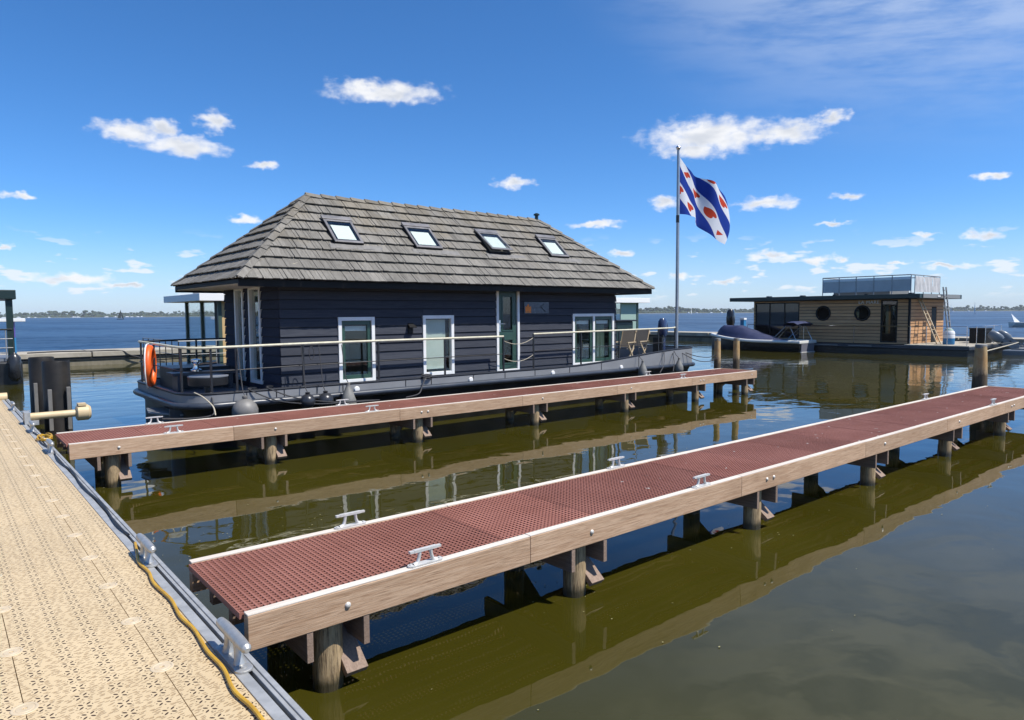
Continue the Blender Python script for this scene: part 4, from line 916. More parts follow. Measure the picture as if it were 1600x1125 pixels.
MB().tube([(3.33, 16.2, 1.45), (4.4, 16.7, 1.45), (8, 16.73, 1.45)], .01, 6).build('middle_rail', 'railblk', HB, smooth=True)
for x, y, z1 in [(3.34, 16.1, 1.86), (3.34, 15.0, 1.85), (3.42, 13.4, 1.83), (3.78, 12.87, 1.83), (4.2, 12.8, 1.84), (5.46, 12.8, 1.85), (7.09, 12.8, 1.85), (8.75, 12.8, 1.85), (10.44, 12.8, 1.86), (11.4, 12.8, 1.9), (13.07, 12.8, 1.9), (14.57, 12.8, 1.91), (16.3, 12.81, 1.92), (17.6, 13.2, 1.94), (4.6, 16.7, 1.86), (6.5, 16.72, 1.86)]:
    MB().bar((x, y, .86), (x, y, z1-.015), .035, .03, (0, 1, 0)).build('rail_post', 'railblk', HB)
for dz in (0, -.42): MB().tube(sag((10.44, 12.8, 1.75+dz), (11.4, 12.8, 1.80+dz), .12), .008, 6).build('gate_rope', 'rope_l', HB, smooth=True)
for x, y in ((4.55, 13.0), (4.9, 13.1), (16.6, 13.3)):
    MB().lathe((x, y, .88), [(.09, 0), (.09, .02), (.045, .03), (.045, .13), (.07, .14), (.07, .17), (.02, .18)], 14).build('deck_bollard', 'railblk', HB, smooth=True)
MB().box(15.3, 17.2, 15.2, 16.5, .881, 1.25).build('deck_locker', 'railblk', HB, bevel=.01)
MB().box(3.75, 4.9, 15.3, 16.4, .881, 1.32).build('deck_locker', 'railblk', HB, bevel=.01)
MB().box(3.6, 4.9, 14.75, 15.25, 1.20, 1.26).box(3.7, 3.78, 14.8, 15.2, .881, 1.2).box(4.7, 4.78, 14.8, 15.2, .881, 1.2).build('stern_bench', 'hullnavy', HB, bevel=.006)
b = MB().lathe((4.1, 14.95, 1.26), [(.11, 0), (.11, .04), (.06, .06), (.05, .12), (.055, .16), (.10, .20), (.10, .24), (.03, .26)], 18); b.tube([(4.15, 14.95, 1.4), (4.5, 14.93, 1.42)], .028, 8); b.build('winch', 'chrome', HB, smooth=True)

# ---- things on and around the houseboat
rt_ = thing('round_table', (3.95, 13.65, .88), 'low round grey drum table on the houseboat stern deck', 'table')
MB().lathe((3.95, 13.65, 0), [(.34, 1.10), (.352, 1.12), (.352, 1.249)], 32).build('drum', 'railblk', rt_, smooth=True); MB().lathe((3.95, 13.65, 0), [(.36, 1.25), (.362, 1.268), (.34, 1.275)], 32).build('table_top', 'deck', rt_, smooth=True)
MB().lathe((3.95, 13.65, 0), [(.2, .882), (.2, .9), (.07, .93), (.07, 1.06), (.2, 1.099)], 20).build('pedestal', 'railblk', rt_, smooth=True)
lr = thing('life_ring', (3.22, 15.2, 1.4), 'orange life ring with white rope on the stern rail', 'life ring')
TR = []; c0 = Vector((3.22, 14.8, 1.43)); ax = Vector((0.37, .93, 0)).normalized()
for k in range(40): a = 2*math.pi*k/40; TR.append(c0+ax*math.cos(a)*.30+Vector((0, 0, 1))*math.sin(a)*.34)
MB().tube(TR, .068, 14, closed=True).build('ring', 'orange', lr, smooth=True)
TR2 = []
for k in range(64): a = 2*math.pi*k/64; rr = 1.27+.12*abs(math.sin(2*a)); TR2.append(c0+Vector((-.03, 0, 0))+ax*math.cos(a)*.285*rr+Vector((0, 0, 1))*math.sin(a)*.33*rr)
MB().tube(TR2, .012, 6, closed=True).build('grab_rope', 'white', lr, smooth=True)

def fender(x, y, z, prof, m, label, top, n=22):
    f = thing('fender', (x, y, z), label, 'fender', 'fenders hung along the houseboat side')
    MB().lathe((x, y, z), prof, n).build('body', m, f, smooth=True, sharp=60)
    zt = z+prof[-1][1]; MB().tube([(x, y, zt-.01), (x+.01, y+.12, max(zt+.08, 1.0)), (x+.02, 12.79, top)], .009, 6).build('rope', 'rope_d', f, smooth=True)
ball = lambda r: [(r*math.sin(t)*(1 if t > .5 else 1), -r*math.cos(t)) for t in [.05, .35, .7, 1.05, 1.4, 1.75, 2.1, 2.4, 2.65]] + [(.035, r*.98), (.045, r*1.05), (.045, r*1.2), (.02, r*1.24)]
fender(4.20, 12.42, .70, ball(.225), 'fendgrey', 'big round grey fender hanging by the houseboat stern', 1.8)
fender(5.40, 12.50, .76, ball(.145), 'fenddk', 'small dark ball fender, left one of the pair below the dark wall', 1.8)
fender(5.76, 12.50, .745, ball(.155), 'fenddk', 'small dark ball fender, right one of the pair below the dark wall', 1.8)
cone = lambda r, h: [(r*.5, -h*.55), (r*.9, -h*.45), (r, -h*.25), (r*.92, 0), (r*.6, h*.3), (r*.3, h*.5), (.035, h*.58), (.04, h*.68), (.015, h*.7)]
fender(6.24, 12.50, .72, cone(.16, .5), 'fendlt', 'cone-shaped shiny fender below the first front window', 1.8)
fender(15.25, 12.52, .78, cone(.13, .40), 'fendlt', 'pale teardrop fender hanging by the deck chairs', 1.85)
fender(16.95, 12.55, .80, cone(.13, .36), 'fendlt', 'pale teardrop fender hanging below the flagpole', 1.3)

def chair(x, y, rz, lab):
    c = thing('folding_chair', (x, y, .88), lab, 'chair', 'folding chairs on the houseboat bow deck')
    ca, sa = math.cos(rz), math.sin(rz); T = lambda p: (x+p[0]*ca-p[1]*sa, y+p[0]*sa+p[1]*ca, .884+p[2])
    for s_ in (-.25, .25):
        MB().bar(T((-.28, s_, 0)), T((.22, s_, .62)), .022, .035, (0, 0, 1)).build('leg', 'teak', c); MB().bar(T((.26, s_*.9, 0)), T((-.24, s_*.9, .46)), .022, .035).build('leg', 'teak', c)
        MB().bar(T((-.2, s_*.85, .42)), T((-.42, s_*.85, 1.0)), .022, .035).build('back_post', 'teak', c); MB().bar(T((-.3, s_, .63)), T((.26, s_, .63)), .045, .022).build('armrest', 'teak', c)
    sv = [T((-.24, -.22, .43)), T((.24, -.22, .46)), T((.24, .22, .46)), T((-.24, .22, .43))]; MB().add(sv+[(p[0], p[1], p[2]-.02) for p in sv], [(0, 1, 2, 3), (7, 6, 5, 4), (0, 4, 5, 1), (1, 5, 6, 2), (2, 6, 7, 3), (3, 7, 4, 0)]).build('seat', 'mesh_fab', c)
    sv = [T((-.22, -.22, .47)), T((-.22, .22, .47)), T((-.43, .22, 1.0)), T((-.43, -.22, 1.0))]; MB().add(sv+[(p[0]+.02*ca, p[1]+.02*sa, p[2]) for p in sv], [(0, 1, 2, 3), (7, 6, 5, 4), (0, 4, 5, 1), (1, 5, 6, 2), (2, 6, 7, 3), (3, 7, 4, 0)]).build('backrest', 'mesh_fab', c)
chair(15.85, 13.75, R(195), 'folding chair with taupe back, nearer the houseboat wall'); chair(16.75, 14.0, R(190), 'folding chair with taupe back, nearer the flagpole')
tb = thing('deck_table', (15.2, 14.3, .88), 'small wooden table on the bow deck beside the folding chairs', 'table')
MB().box(14.95, 15.55, 13.9, 14.7, 1.55, 1.59).build('table_top', 'teak', tb, bevel=.005)
for dx_ in (15.0, 15.5):
    for dy_ in (13.95, 14.65): MB().bar((dx_, dy_, .882), (dx_, dy_, 1.55), .045, .045).build('leg', 'teak', tb)

def outboard(name, x, y, z, m, lab, face=0, sc=1.0, tilt=0, grp=None):
    t = thing(name, (x, y, z), lab, 'outboard motor', grp); RM = Matrix.Rotation(face, 3, 'Z') @ Matrix.Rotation(tilt, 3, 'Y')
    def put(mb, nm, mm):
        mb.v = [Vector((x, y, z)) + RM @ (v*sc) for v in mb.v]; mb.build(nm, mm, t, smooth=True, sharp=50)
    c = MB(); sec = [(-.10, .15, .12), (0, .21, .15), (.20, .23, .155), (.42, .20, .135), (.52, .12, .08)]; vs = []; fs = []; k = 16
    for h, a, b_ in sec:
        for q in range(k): w = 2*math.pi*q/k; vs.append((a*math.copysign(abs(math.cos(w))**.7, math.cos(w))+.05, b_*math.copysign(abs(math.sin(w))**.7, math.sin(w)), h))
    for i in range(4):
        for q in range(k): fs.append((i*k+q, i*k+(q+1) % k, (i+1)*k+(q+1) % k, (i+1)*k+q))
    fs += [tuple(range(k-1, -1, -1)), tuple(range(4*k, 5*k))]; c.add(vs, fs); put(c, 'cowling', m)
    put(MB().bar((.06, 0, -.1), (.06, 0, -.75), .12, .20, (1, 0, 0)), 'leg', m); put(MB().box(-.10, .26, -.09, .09, -.66, -.64), 'cavitation_plate', m)
    put(MB().tube([(-.12, 0, -.80), (.0, 0, -.80), (.2, 0, -.80), (.27, 0, -.80)], [.01, .05, .05, .03], 12), 'gearcase', m)
    put(MB().bar((-.16, -.07, -.05), (-.16, -.07, -.3), .05, .05).bar((-.16, .07, -.05), (-.16, .07, -.3), .05, .05).box(-.16, .02, -.09, .09, -.2, -.12), 'clamp', 'railblk')
    pr = MB()
    for q in range(3):
        a = q*2.094; pr.add([(.29, 0, -.80), (.27, .11*math.cos(a-.35), -.80+.11*math.sin(a-.35)), (.30, .14*math.cos(a), -.80+.14*math.sin(a)), (.33, .11*math.cos(a+.35), -.80+.11*math.sin(a+.35))], [(0, 1, 2, 3), (3, 2, 1, 0)])
    put(pr, 'propeller', 'railblk')
MB().box(17.35, 17.42, 13.5, 13.85, .881, 1.62).box(17.3, 17.47, 13.45, 13.9, .881, .91).build('motor_stand', 'railblk', HB)
outboard('outboard_motor', 17.6, 13.68, 1.74, 'obnavy', 'navy outboard motor stored upright on the bow rail beside the flagpole', 0.3, .9)

# flagpole and flag
PXY = (17.45, 13.02)
fp = thing('flagpole', (*PXY, 1.28), 'grey metal flagpole with a ball top on the houseboat bow', 'flagpole')
MB().tube([(*PXY, .88), (*PXY, 3.0), (*PXY, 5.28), (*PXY, 7.25)], [.048, .046, .042, .036], 16).build('pole', 'polesteel', fp, smooth=True)
MB().tube([(*PXY, 5.1), (*PXY, 5.32)], .05, 16).build('sleeve', 'railblk', fp, smooth=True)
MB().lathe((*PXY, 7.25), [(.03, 0), (.045, .01), (.06, .04), (.075, .075), (.06, .11), (.02, .14)], 16).build('finial', 'chrome', fp, smooth=True)
MB().tube([(PXY[0]+.055, PXY[1]-.02, 2.4), (PXY[0]+.06, PXY[1]-.02, 7.1)], .004, 5).build('halyard', 'rope_l', fp, smooth=True)
NU, NV = 64, 40
top = smooth_path([(0.0, 0, 0), (.45, 0, -.27), (.86, 0, -.50), (1.36, 0, -.62), (1.82, 0, -.85), (2.42, 0, -1.16)], 13); bot = smooth_path([(0.02, 0, -1.68), (.33, 0, -1.70), (.70, 0, -1.75), (1.0, 0, -2.0), (1.4, 0, -2.3), (1.8, 0, -2.52)], 13)
rgt = smooth_path([(2.42, 0, -1.16), (2.34, 0, -1.6), (2.14, 0, -2.05), (1.8, 0, -2.52)], 16)
def sampl(P, t): i = min(t*(len(P)-1), len(P)-1.0001); k = int(i); return P[k].lerp(P[k+1], i-k)
vs, fs, uvs = [], [], []
for j in range(NV+1):
    for i in range(NU+1):
        u, v = i/NU, j/NV; T_, B_ = sampl(top, u), sampl(bot, u); L_ = Vector((0.02*v, 0, -1.68*v)); Rr = sampl(rgt, v)
        p = T_*(1-v)+B_*v+L_*(1-u)+Rr*u-(top[0]*(1-u)*(1-v)+top[-1]*u*(1-v)+bot[0]*(1-u)*v+bot[-1]*u*v)
        ph_ = (u*1.05-v*.35)*6.28*1.15; am = .15*min(1, u*2.5)
        y = am*math.sin(ph_)+.045*min(1, u*3)*math.sin(ph_*2.6+v*3); xs = .05*min(1, u*3)*math.cos(ph_)
        vs.append((PXY[0]+.05+p.x+xs*(1-u*.7)*(0.5+0.5*v), PXY[1]-.02+y-.25*u, 7.04+p.z))
for j in range(NV):
    for i in range(NU): q = j*(NU+1)+i; fs.append((q, q+1, q+NU+2, q+NU+1))
b = MB().add(vs, fs); FL = b.build('flag', 'flag', None, origin=(PXY[0], PXY[1], 7.0), smooth=True, sharp=180)
ul = FL.data.uv_layers.new(name='UVMap')
for lp in FL.data.loops: ul.data[lp.index].uv = ((lp.vertex_index % (NU+1))/NU, (lp.vertex_index//(NU+1))/NV)
tag(FL, 'blue and white diagonally striped flag with red leaves, blowing from flagpole', 'flag')

# mooring lines
def line(name, pts, r, m, lab): tag(MB().tube(smooth_path(pts, 8), r, 6).build(name, m, smooth=True), lab, 'rope')
line('mooring_line', [(4.55, 13.0, 1.03), (4.4, 12.74, 1.04), (4.9, 12.6, .80), (5.6, 12.35, .71), (6.3, 12.2, .72), (6.7, 12.08, .715)], .012, 'rope_d', 'dark mooring line sagging from stern bollard to the pier beside the ball fenders')
line('mooring_line', [(4.9, 13.1, 1.03), (4.75, 12.74, 1.04), (5.2, 12.55, .84), (5.9, 12.3, .72), (6.6, 12.1, .712)], .012, 'rope_d', 'second dark mooring line sagging just above the first at the stern')
line('mooring_line', [(3.75, 12.85, 1.03), (3.72, 12.6, .8), (3.6, 12.3, .7), (3.2, 12.08, .71), (2.72, 12.03, .76)], .012, 'rope_d', 'dark mooring line from stern rail down to the pier cleat')
line('mooring_line', [(3.45, 12.75, 1.06), (3.52, 12.5, 1.0), (3.62, 12.3, .85), (3.6, 12.1, .72)], .011, 'rope_l', 'short pale rope hanging from the stern onto the pier')
line('mooring_line', [(8.2, 12.73, 1.05), (7.95, 12.5, .85), (7.7, 12.25, .74), (7.3, 12.09, .715)], .013, 'rope_d', 'dark rope from the coil amidships to the pier')
line('mooring_line', [(16.5, 12.75, 1.24), (16.1, 12.45, .9), (15.5, 12.12, .715)], .012, 'rope_d', 'dark mooring line at the bow, left of two slanting to the pier')
line('mooring_line', [(17.0, 12.85, 1.28), (16.65, 12.5, .95), (16.1, 12.12, .715)], .012, 'rope_d', 'dark mooring line at the bow, right of two slanting to the pier')
line('mooring_line', [(17.3, 12.95, 1.3), (17.75, 12.6, 1.08), (18.1, 12.35, 1.02), (18.33, 12.2, 1.08)], .011, 'rope_d', 'upper dark rope from the bow to the mooring post')
line('mooring_line', [(17.2, 12.9, 1.29), (17.7, 12.5, .95), (18.1, 12.3, .9), (18.34, 12.17, 1.0)], .011, 'rope_d', 'lower sagging dark rope from the bow to the mooring post')
cl = [(8.22+.12*math.cos(k*.55)*(1+.1*math.sin(k*.7)), 12.74+.06*math.sin(k*.55), 1.03+.05*math.sin(k*.31)) for k in range(50)]
tag(MB().tube(cl, .012, 6).build('rope_coil', 'rope_d', smooth=True), 'coil of dark rope hung over the houseboat gunwale amidships', 'rope')
for x, z1, lab in ((5.62, 1.84, 'loop of dark rope hanging from the handrail left of the first front window'),):
    lp = [(x+.05*math.sin(k*.4), 12.77, z1-.05-.13*(1-math.cos(k*.4))) for k in range(17)]; tag(MB().tube(lp, .008, 6).build('rope_loop', 'rope_d', smooth=True), lab, 'rope')
# ------------------------------------------------------------------ timber-clad houseboat across the basin
TB = thing('houseboat', (43.6, 19.9, 0), 'timber-clad flat-roofed houseboat with round portholes and screened roof terrace', 'houseboat')
tx0, tx1, ty0, ty1 = 41.1, 46.1, 15.2, 24.56
MB().box(40.6, 46.6, 12.2, 25.6, -.5, .34).build('hull', 'hullblk', TB, bevel=.03)
MB().box(40.5, 46.7, 12.1, 25.7, .345, .50).build('deck', 'hullnavy', TB, bevel=.01)
MB().box(40.52, 46.68, 12.12, 15.2, .502, .56).build('aft_deck', 'concrete', TB, bevel=.01)
for a, c in ((16.9, 18.2), (18.8, 21.2), (22.0, 24.6)): MB().box(40.485, 40.499, a, c, .40, .45).build('hull_stripe', 'roofgr', TB)
tops = [(21.47, 24.45, .75, 2.95), (15.80, 16.69, .62, 3.0)]
core = MB()
for a, c, z0, z1 in cells(ty0+.001, ty1, .5, 3.05, tops): core.box(tx0, tx0+.1, a, c, z0, z1)
TW = core.build('wall', 'core', TB)
core = MB()
for a, c, z0, z1 in cells(tx0+.1, tx1, .5, 3.05, [(44.2, 45.0, .55, 2.6)]): core.box(a, c, ty0, ty0+.1, z0, z1)
TE = core.build('wall', 'core', TB)
MB().box(tx1-.1, tx1, ty0+.1, ty1, .5, 3.05).box(tx0+.1, tx1-.1, ty1-.1, ty1, .5, 3.05).build('wall', 'core', TB)
MB().box(tx0+.1, tx1-.1, ty0+.1, ty1-.1, .5, .62).build('floor', 'interior', TB)
PH = [(19.98, 2.27), (17.70, 2.27)]; PR = .40
rows = 13; rh = 2.5/rows
for k in range(rows):
    za = .53+k*rh; zm = za+rh/2
    ops = [(o[0], o[1], o[2], o[3]) for o in tops]
    for yc, zc in PH:
        if abs(zm-zc) < PR: hw = math.sqrt(PR**2-(zm-zc)**2); ops.append((yc-hw, yc+hw, 0, 9))
    for a, c, z0, z1 in cells(ty0+.06, ty1, za+.014, za+rh-.014, ops):
        MB().box(tx0-.03, tx0-.001, a, c, z0, z1).build('plank', 'cedarY', TW, origin=(tx0, (a+c)/2, za))
    for a, c, z0, z1 in cells(tx0+.06, tx1, za+.014, za+rh-.014, [(44.2, 45.0, .55, 2.6)]):
        MB().box(a, c, ty0-.03, ty0-.001, z0, z1).build('plank', 'cedar', TE, origin=((a+c)/2, ty0, za))
MB().box(tx0-.05, tx0+.055, ty0-.05, ty0+.055, .5, 3.05).build('corner_post', 'fascia', TB)
for yc, zc in PH:
    ring = [(tx0-.04, yc+math.cos(2*math.pi*k/36)*(PR+.01), zc+math.sin(2*math.pi*k/36)*(PR+.01)) for k in range(36)]
    w = MB().tube(ring, .05, 8, closed=True).build('porthole', 'fascia', TB, smooth=True)
    MB().lathe((tx0-.012, yc, zc), [(PR, 0), (PR, .01)], 36, 'X').build('pane', 'glassdk', w)
def tframe(y0_, y1_, z0_, z1_, posts, name, m='fascia'):
    b = MB(); b.box(tx0-.03, tx0+.06, y0_, y0_+.07, z0_, z1_); b.box(tx0-.03, tx0+.06, y1_-.07, y1_, z0_, z1_); b.box(tx0-.03, tx0+.06, y0_+.07, y1_-.07, z0_, z0_+.07); b.box(tx0-.03, tx0+.06, y0_+.07, y1_-.07, z1_-.07, z1_)
    for p in posts: b.box(tx0-.025, tx0+.055, p-.03, p+.03, z0_+.07, z1_-.07)
    w = b.build(name, m, TB); MB().box(tx0+.01, tx0+.016, y0_+.07, y1_-.07, z0_+.07, z1_-.07).build('pane', 'glassdk', w); return w
tframe(21.47, 24.45, .75, 2.95, (22.45, 23.45), 'window'); w = tframe(15.80, 16.69, .62, 3.0, (), 'door')
MB().box(tx0+.2, tx0+.22, 15.9, 16.6, 2.45, 2.85).box(tx0+.2, tx0+.22, 15.95, 16.25, 1.2, 1.75).build('inner_blind', 'blind', w)
b = MB(); b.box(44.25, 44.95, ty0-.02, ty0+.05, .6, 2.55); b.build('side_door', 'fascia', TB)
MB().box(42.2, 45.8, 20.5, 23.9, .63, 1.3).build('interior_block', 'teak', TB)
# roof and terrace
MB().box(40.5, 46.9, 14.5, 26.0, 3.06, 3.30).build('roof', 'roofdk', TB, bevel=.02)
MB().box(40.9, 46.5, 14.46, 14.499, 3.08, 3.29).build('lit_roof_edge', 'roofgr', TB); MB().box(42.9, 43.3, 14.43, 14.459, 3.15, 3.22).build('roof_light', 'white', TB)  # sunlit end of the dark fascia coloured in as a paler grey plate
for y in (14.9, 17.2, 19.0, 21.0, 23.2): MB().box(40.52, 40.9, y, y+.18, 3.301, 3.36).build('roof_clip', 'railblk', TB)
ta, tb_ = (42.0, 46.4), (15.5, 20.5)
for i in range(5):
    y0_ = tb_[0]+i*1.0; MB().box(42.0, 42.03, y0_+.03, y0_+.97, 3.50, 4.15).build('screen_panel', 'screen', TB); MB().box(41.995, 42.035, y0_+.03, y0_+.97, 4.152, 4.30).build('screen_top', 'pvcw', TB)
for i in range(3):
    x0_ = 42.6+i*1.25; vs = []; fs = []
    for k in range(11):
        for j in range(5): vs.append((x0_+1.2*k/10, 15.48+.035*math.sin(k*1.5+j*1.1+i)*math.sin(j*.8), 3.45+.88*j/4))
    for k in range(10):
        for j in range(4): q = k*5+j; fs.append((q, q+5, q+6, q+1))
    MB().add(vs, fs).build('tarp_panel', 'tarp', TB, smooth=True, sharp=80)
for x, y in [(42.01, 15.5+k) for k in range(6)] + [(42.55+k*1.25, 15.5) for k in range(4)]+[(46.3, 20.5)]: MB().bar((x, y, 3.301), (x, y, 4.40), .04, .04).build('terrace_post', 'galv', TB)
MB().tube([(42.01, 20.5, 4.40), (42.01, 15.5, 4.40), (46.3, 15.5, 4.40), (46.3, 20.5, 4.40), (42.01, 20.5, 4.40)], .03, 8).build('terrace_rail', 'galv', TB, smooth=True)
MB().box(43, 45.8, 17, 20.3, 3.301, 3.9).build('terrace_lounge', 'roofgr', TB)
# boat name over the door, letters worn and small
tx = bpy.data.curves.new('lettering', 'FONT'); tx.body = "LA MARE"; tx.size = .26; tx.extrude = .006; tx.align_x = 'CENTER'; tx.space_character = 1.15
tmp = bpy.data.objects.new('lettering', tx); COL.objects.link(tmp); bpy.context.view_layer.update()
lme = bpy.data.meshes.new_from_object(tmp.evaluated_get(bpy.context.evaluated_depsgraph_get())); bpy.data.objects.remove(tmp); bpy.data.curves.remove(tx)
lme.materials.clear(); lme.materials.append(M['white']); link('lettering', lme, TB, (tx0-.042, 17.35, 2.80), rot=(R(90), 0, R(-90)))
# aft deck: stainless rail, ladder
for y in (12.3, 13.2, 14.2, 15.0): MB().tube([(40.75, y, .5), (40.75, y, 1.55)], .018, 6).build('rail_post', 'chrome', TB)
MB().tube([(40.75, 12.3, 1.55), (40.75, 24.8, 1.55)], .018, 6).build('handrail', 'chrome', TB)
MB().tube([(40.75, 12.3, 1.15), (40.75, 15.0, 1.15)], .01, 6).build('middle_rail', 'chrome', TB)
for k, y in enumerate((18, 21, 24.8)): MB().tube([(40.75, y, .5), (40.75, y, 1.55)], .018, 6).build('rail_post', 'chrome', TB)
MB().tube([(40.75, 12.3, 1.55), (46.4, 12.3, 1.55)], .018, 6).build('handrail', 'chrome', TB)
for x in (42.2, 43.6, 45.0, 46.3): MB().tube([(x, 12.3, .5), (x, 12.3, 1.55)], .018, 6).build('rail_post', 'chrome', TB)
ld = thing('ladder', (42.3, 14.6, .56), 'pale wooden stepladder leaning on the lit end wall of the timber houseboat', 'ladder')
for s_ in (-.28, .28): MB().bar((42.3+s_, 14.1, .56), (42.3+s_*.75, 15.12, 3.0), .05, .09, (1, 0, 0)).build('stile', 'teak', ld)
for k in range(8): t = (k+.7)/8.4; MB().bar((42.02+t*.07, 14.1+1.02*t, .56+2.44*t), (42.58-t*.07, 14.1+1.02*t, .56+2.44*t), .06, .03).build('rung', 'teak', ld)
l2 = thing('roof_ladder', (43.7, 14.3, .56), 'steep dark metal ladder up to the roof of the timber houseboat', 'ladder')
for s_ in (-.22, .22): MB().bar((43.7+s_, 14.0, .56), (43.7+s_, 14.38, 3.7), .05, .10, (1, 0, 0)).build('stile', 'roofgr', l2)
for k in range(9): t = (k+.5)/9; MB().bar((43.48, 14.0+.38*t, .56+3.14*t), (43.92, 14.0+.38*t, .56+3.14*t), .12, .025).build('rung', 'galv', l2)
dr = thing('barrel', (41.9, 13.5, .56), 'white and blue plastic barrel on the aft deck of the timber houseboat', 'barrel')
MB().lathe((41.9, 13.5, .562), [(.26, 0), (.28, .05), (.28, .34)], 20).build('base', 'bluepl', dr, smooth=True); MB().lathe((41.9, 13.5, .562), [(.28, .341), (.28, .62), (.24, .72), (.12, .78), (.12, .86), (.03, .87)], 20).build('drum', 'white', dr, smooth=True)
MB().lathe((41.9, 13.5, .562), [(.20, .76), (.17, .83), (.125, .84)], 20).build('lid', 'greenwall', dr, smooth=True)
bx = thing('deck_box', (44.9, 12.9, .56), 'black deck box by the aft rail of the timber houseboat', 'box'); MB().box(44.4, 45.6, 12.55, 13.3, .562, 1.35).build('body', 'fascia', bx, bevel=.02); MB().box(44.36, 45.64, 12.51, 13.34, 1.352, 1.42).build('lid', 'railblk', bx, bevel=.02)
outboard('outboard_motor', 44.3, 11.85, .78, 'obgrey', 'left one of two grey tilted outboards behind the timber houseboat', R(-70), 1.15, R(-55), 'tilted outboards at the timber houseboat')
outboard('outboard_motor', 45.5, 11.8, .78, 'obgrey', 'right one of two grey tilted outboards behind the timber houseboat', R(-70), 1.15, R(-55), 'tilted outboards at the timber houseboat')
tn = thing('tender', (45.6, 10.9, 0), 'small grey tender behind the timber houseboat stern', 'boat')
MB().prism([(43.9, 10.2), (46.9, 10.2), (47.6, 10.9), (46.9, 11.6), (43.9, 11.6)], -.1, .26).build('hull', 'obgrey', tn, bevel=.06); MB().box(44.4, 46.6, 10.5, 11.3, .261, .34).build('seat', 'roofgr', tn)
bs = thing('boarding_ladder', (47.6, 10.6, .7), 'stainless hoop ladder on the jetty edge right of the tender', 'ladder')
for y in (9.3, 9.9, 10.6): MB().tube([(48.8, y, .70), (48.8, y, 1.75), (49.2, y, 1.85), (49.3, y, .72)], .03, 8).build('hoop', 'chrome', bs, smooth=True)
for z in (1.0, 1.3): MB().tube([(48.8, 9.3, z), (48.8, 10.6, z)], .02, 6).build('rung', 'chrome', bs)
line('mooring_line', [(43.0, 12.15, .55), (38, 9.6, .9), (30, 7.5, 1.2), (18.6, 5.32, 1.42)], .016, 'rope_l', 'long pale mooring line from timber houseboat to the rust-stained post')

# ------------------------------------------------------------------ covered sloop in front of the timber houseboat
DG = thing('motor_sloop', (39.6, 23.3, 0), 'black-hulled sloop with white gunwale under a blue cover', 'boat')
def sloop_w(t): return 1.02*(1-max(0, (t-.45)/.55)**2.2)*(.90+.10*min(1, t/.3))
NS = 22; vs, gv = [], []
for i in range(NS+1):
    t = i/NS; y = 20.2+6.5*t; w = max(.02, sloop_w(t)); zs = .60+.75*max(0, t-.4)**1.7
    for x_, z_ in ((-w, zs), (-w*.96, .30), (-w*.75, -.05), (0, -.35), (w*.75, -.05), (w*.96, .30), (w, zs)): vs.append((39.6+x_, y, z_))
fs = [(i*7+k, i*7+k+1, (i+1)*7+k+1, (i+1)*7+k) for i in range(NS) for k in range(6)]+[tuple(range(7))]
MB().add(vs, fs).build('hull', 'hullblk', DG, smooth=True)
for s_ in (-1, 1): MB().tube([(39.6+s_*max(.02, sloop_w(i/NS)), 20.2+6.5*i/NS, .60+.75*max(0, i/NS-.4)**1.7) for i in range(NS+1)], .095, 8).build('gunwale', 'gel', DG, smooth=True)
MB().box(38.58, 40.62, 20.12, 20.22, .50, .68).build('transom_rail', 'gel', DG, bevel=.03)
MB().box(38.85, 40.35, 20.14, 20.19, .02, .49).build('transom', 'clearpl', DG); MB().box(38.8, 40.4, 20.10, 20.2, -.05, .018).build('swim_step', 'gel', DG)
vs = []; fs = []; hp = [(0, .03), (.15, .10), (.6, .78), (.66, .84), (.74, .80), (.9, .74), (.97, .35), (1, .05)]
def cover_h(t):
    for (a, h0), (c, h1) in zip(hp, hp[1:]):
        if t <= c: return h0+(h1-h0)*(t-a)/(c-a)
    return .1
CN = 26
for i in range(CN+1):
    t = i/CN; y = 21.3+5.0*t; w = sloop_w((y-20.2)/6.5)*.99; h = cover_h(t)
    for k in range(9):
        a = -1+2*k/8; vs.append((39.6+a*w, y, .62+(h*min(1, (1-abs(a))/.55)) + .03*math.sin(i*1.3+k)*(1-abs(a)) + .45*max(0, t-.3)**2))
fs = [(i*9+k, i*9+k+1, (i+1)*9+k+1, (i+1)*9+k) for i in range(CN) for k in range(8)]
MB().add(vs, fs).build('cover', 'cover', DG, smooth=True, sharp=60)
bm = MB(); vs = []
for i in range(7):
    for k in range(9): a = -1+2*k/8; q = i/6*2*math.pi; vs.append((39.6+a*.95, 20.75+.45*math.cos(q), 1.62+.13*math.sin(q)+.08*(1-a*a)))
bm.add(vs, [(i*9+k, i*9+k+1, (i+1)*9+k+1, (i+1)*9+k) for i in range(6) for k in range(8)]).build('folded_hood', 'cover', DG, smooth=True, sharp=60)
for s_ in (-.95, .95): MB().tube([(39.6+s_, 20.35, .66), (39.6+s_*.98, 20.8, 1.55), (39.6+s_, 21.6, .7)], .018, 6).build('hood_frame', 'chrome', DG); MB().tube([(39.6+s_, 21.9, .7), (39.6+s_*.98, 21.0, 1.55)], .018, 6).build('hood_frame', 'chrome', DG)
outboard('outboard_motor', 47.9, 30.6, 1.55, 'obblk', 'big black outboard motor standing by the jetty left of the sloop', R(200), 2.0)
for x, y, lab in ((49.3, 30.4, 'white-topped service pedestal on the jetty left of the timber houseboat'),):
    p = thing('service_pedestal', (x, y, .7), lab, 'pedestal'); MB().box(x-.16, x+.16, y-.16, y+.16, .702, 1.75).build('column', 'bluepl', p, bevel=.01); MB().box(x-.2, x+.2, y-.2, y+.2, 1.752, 1.9).build('head', 'white', p, bevel=.02)

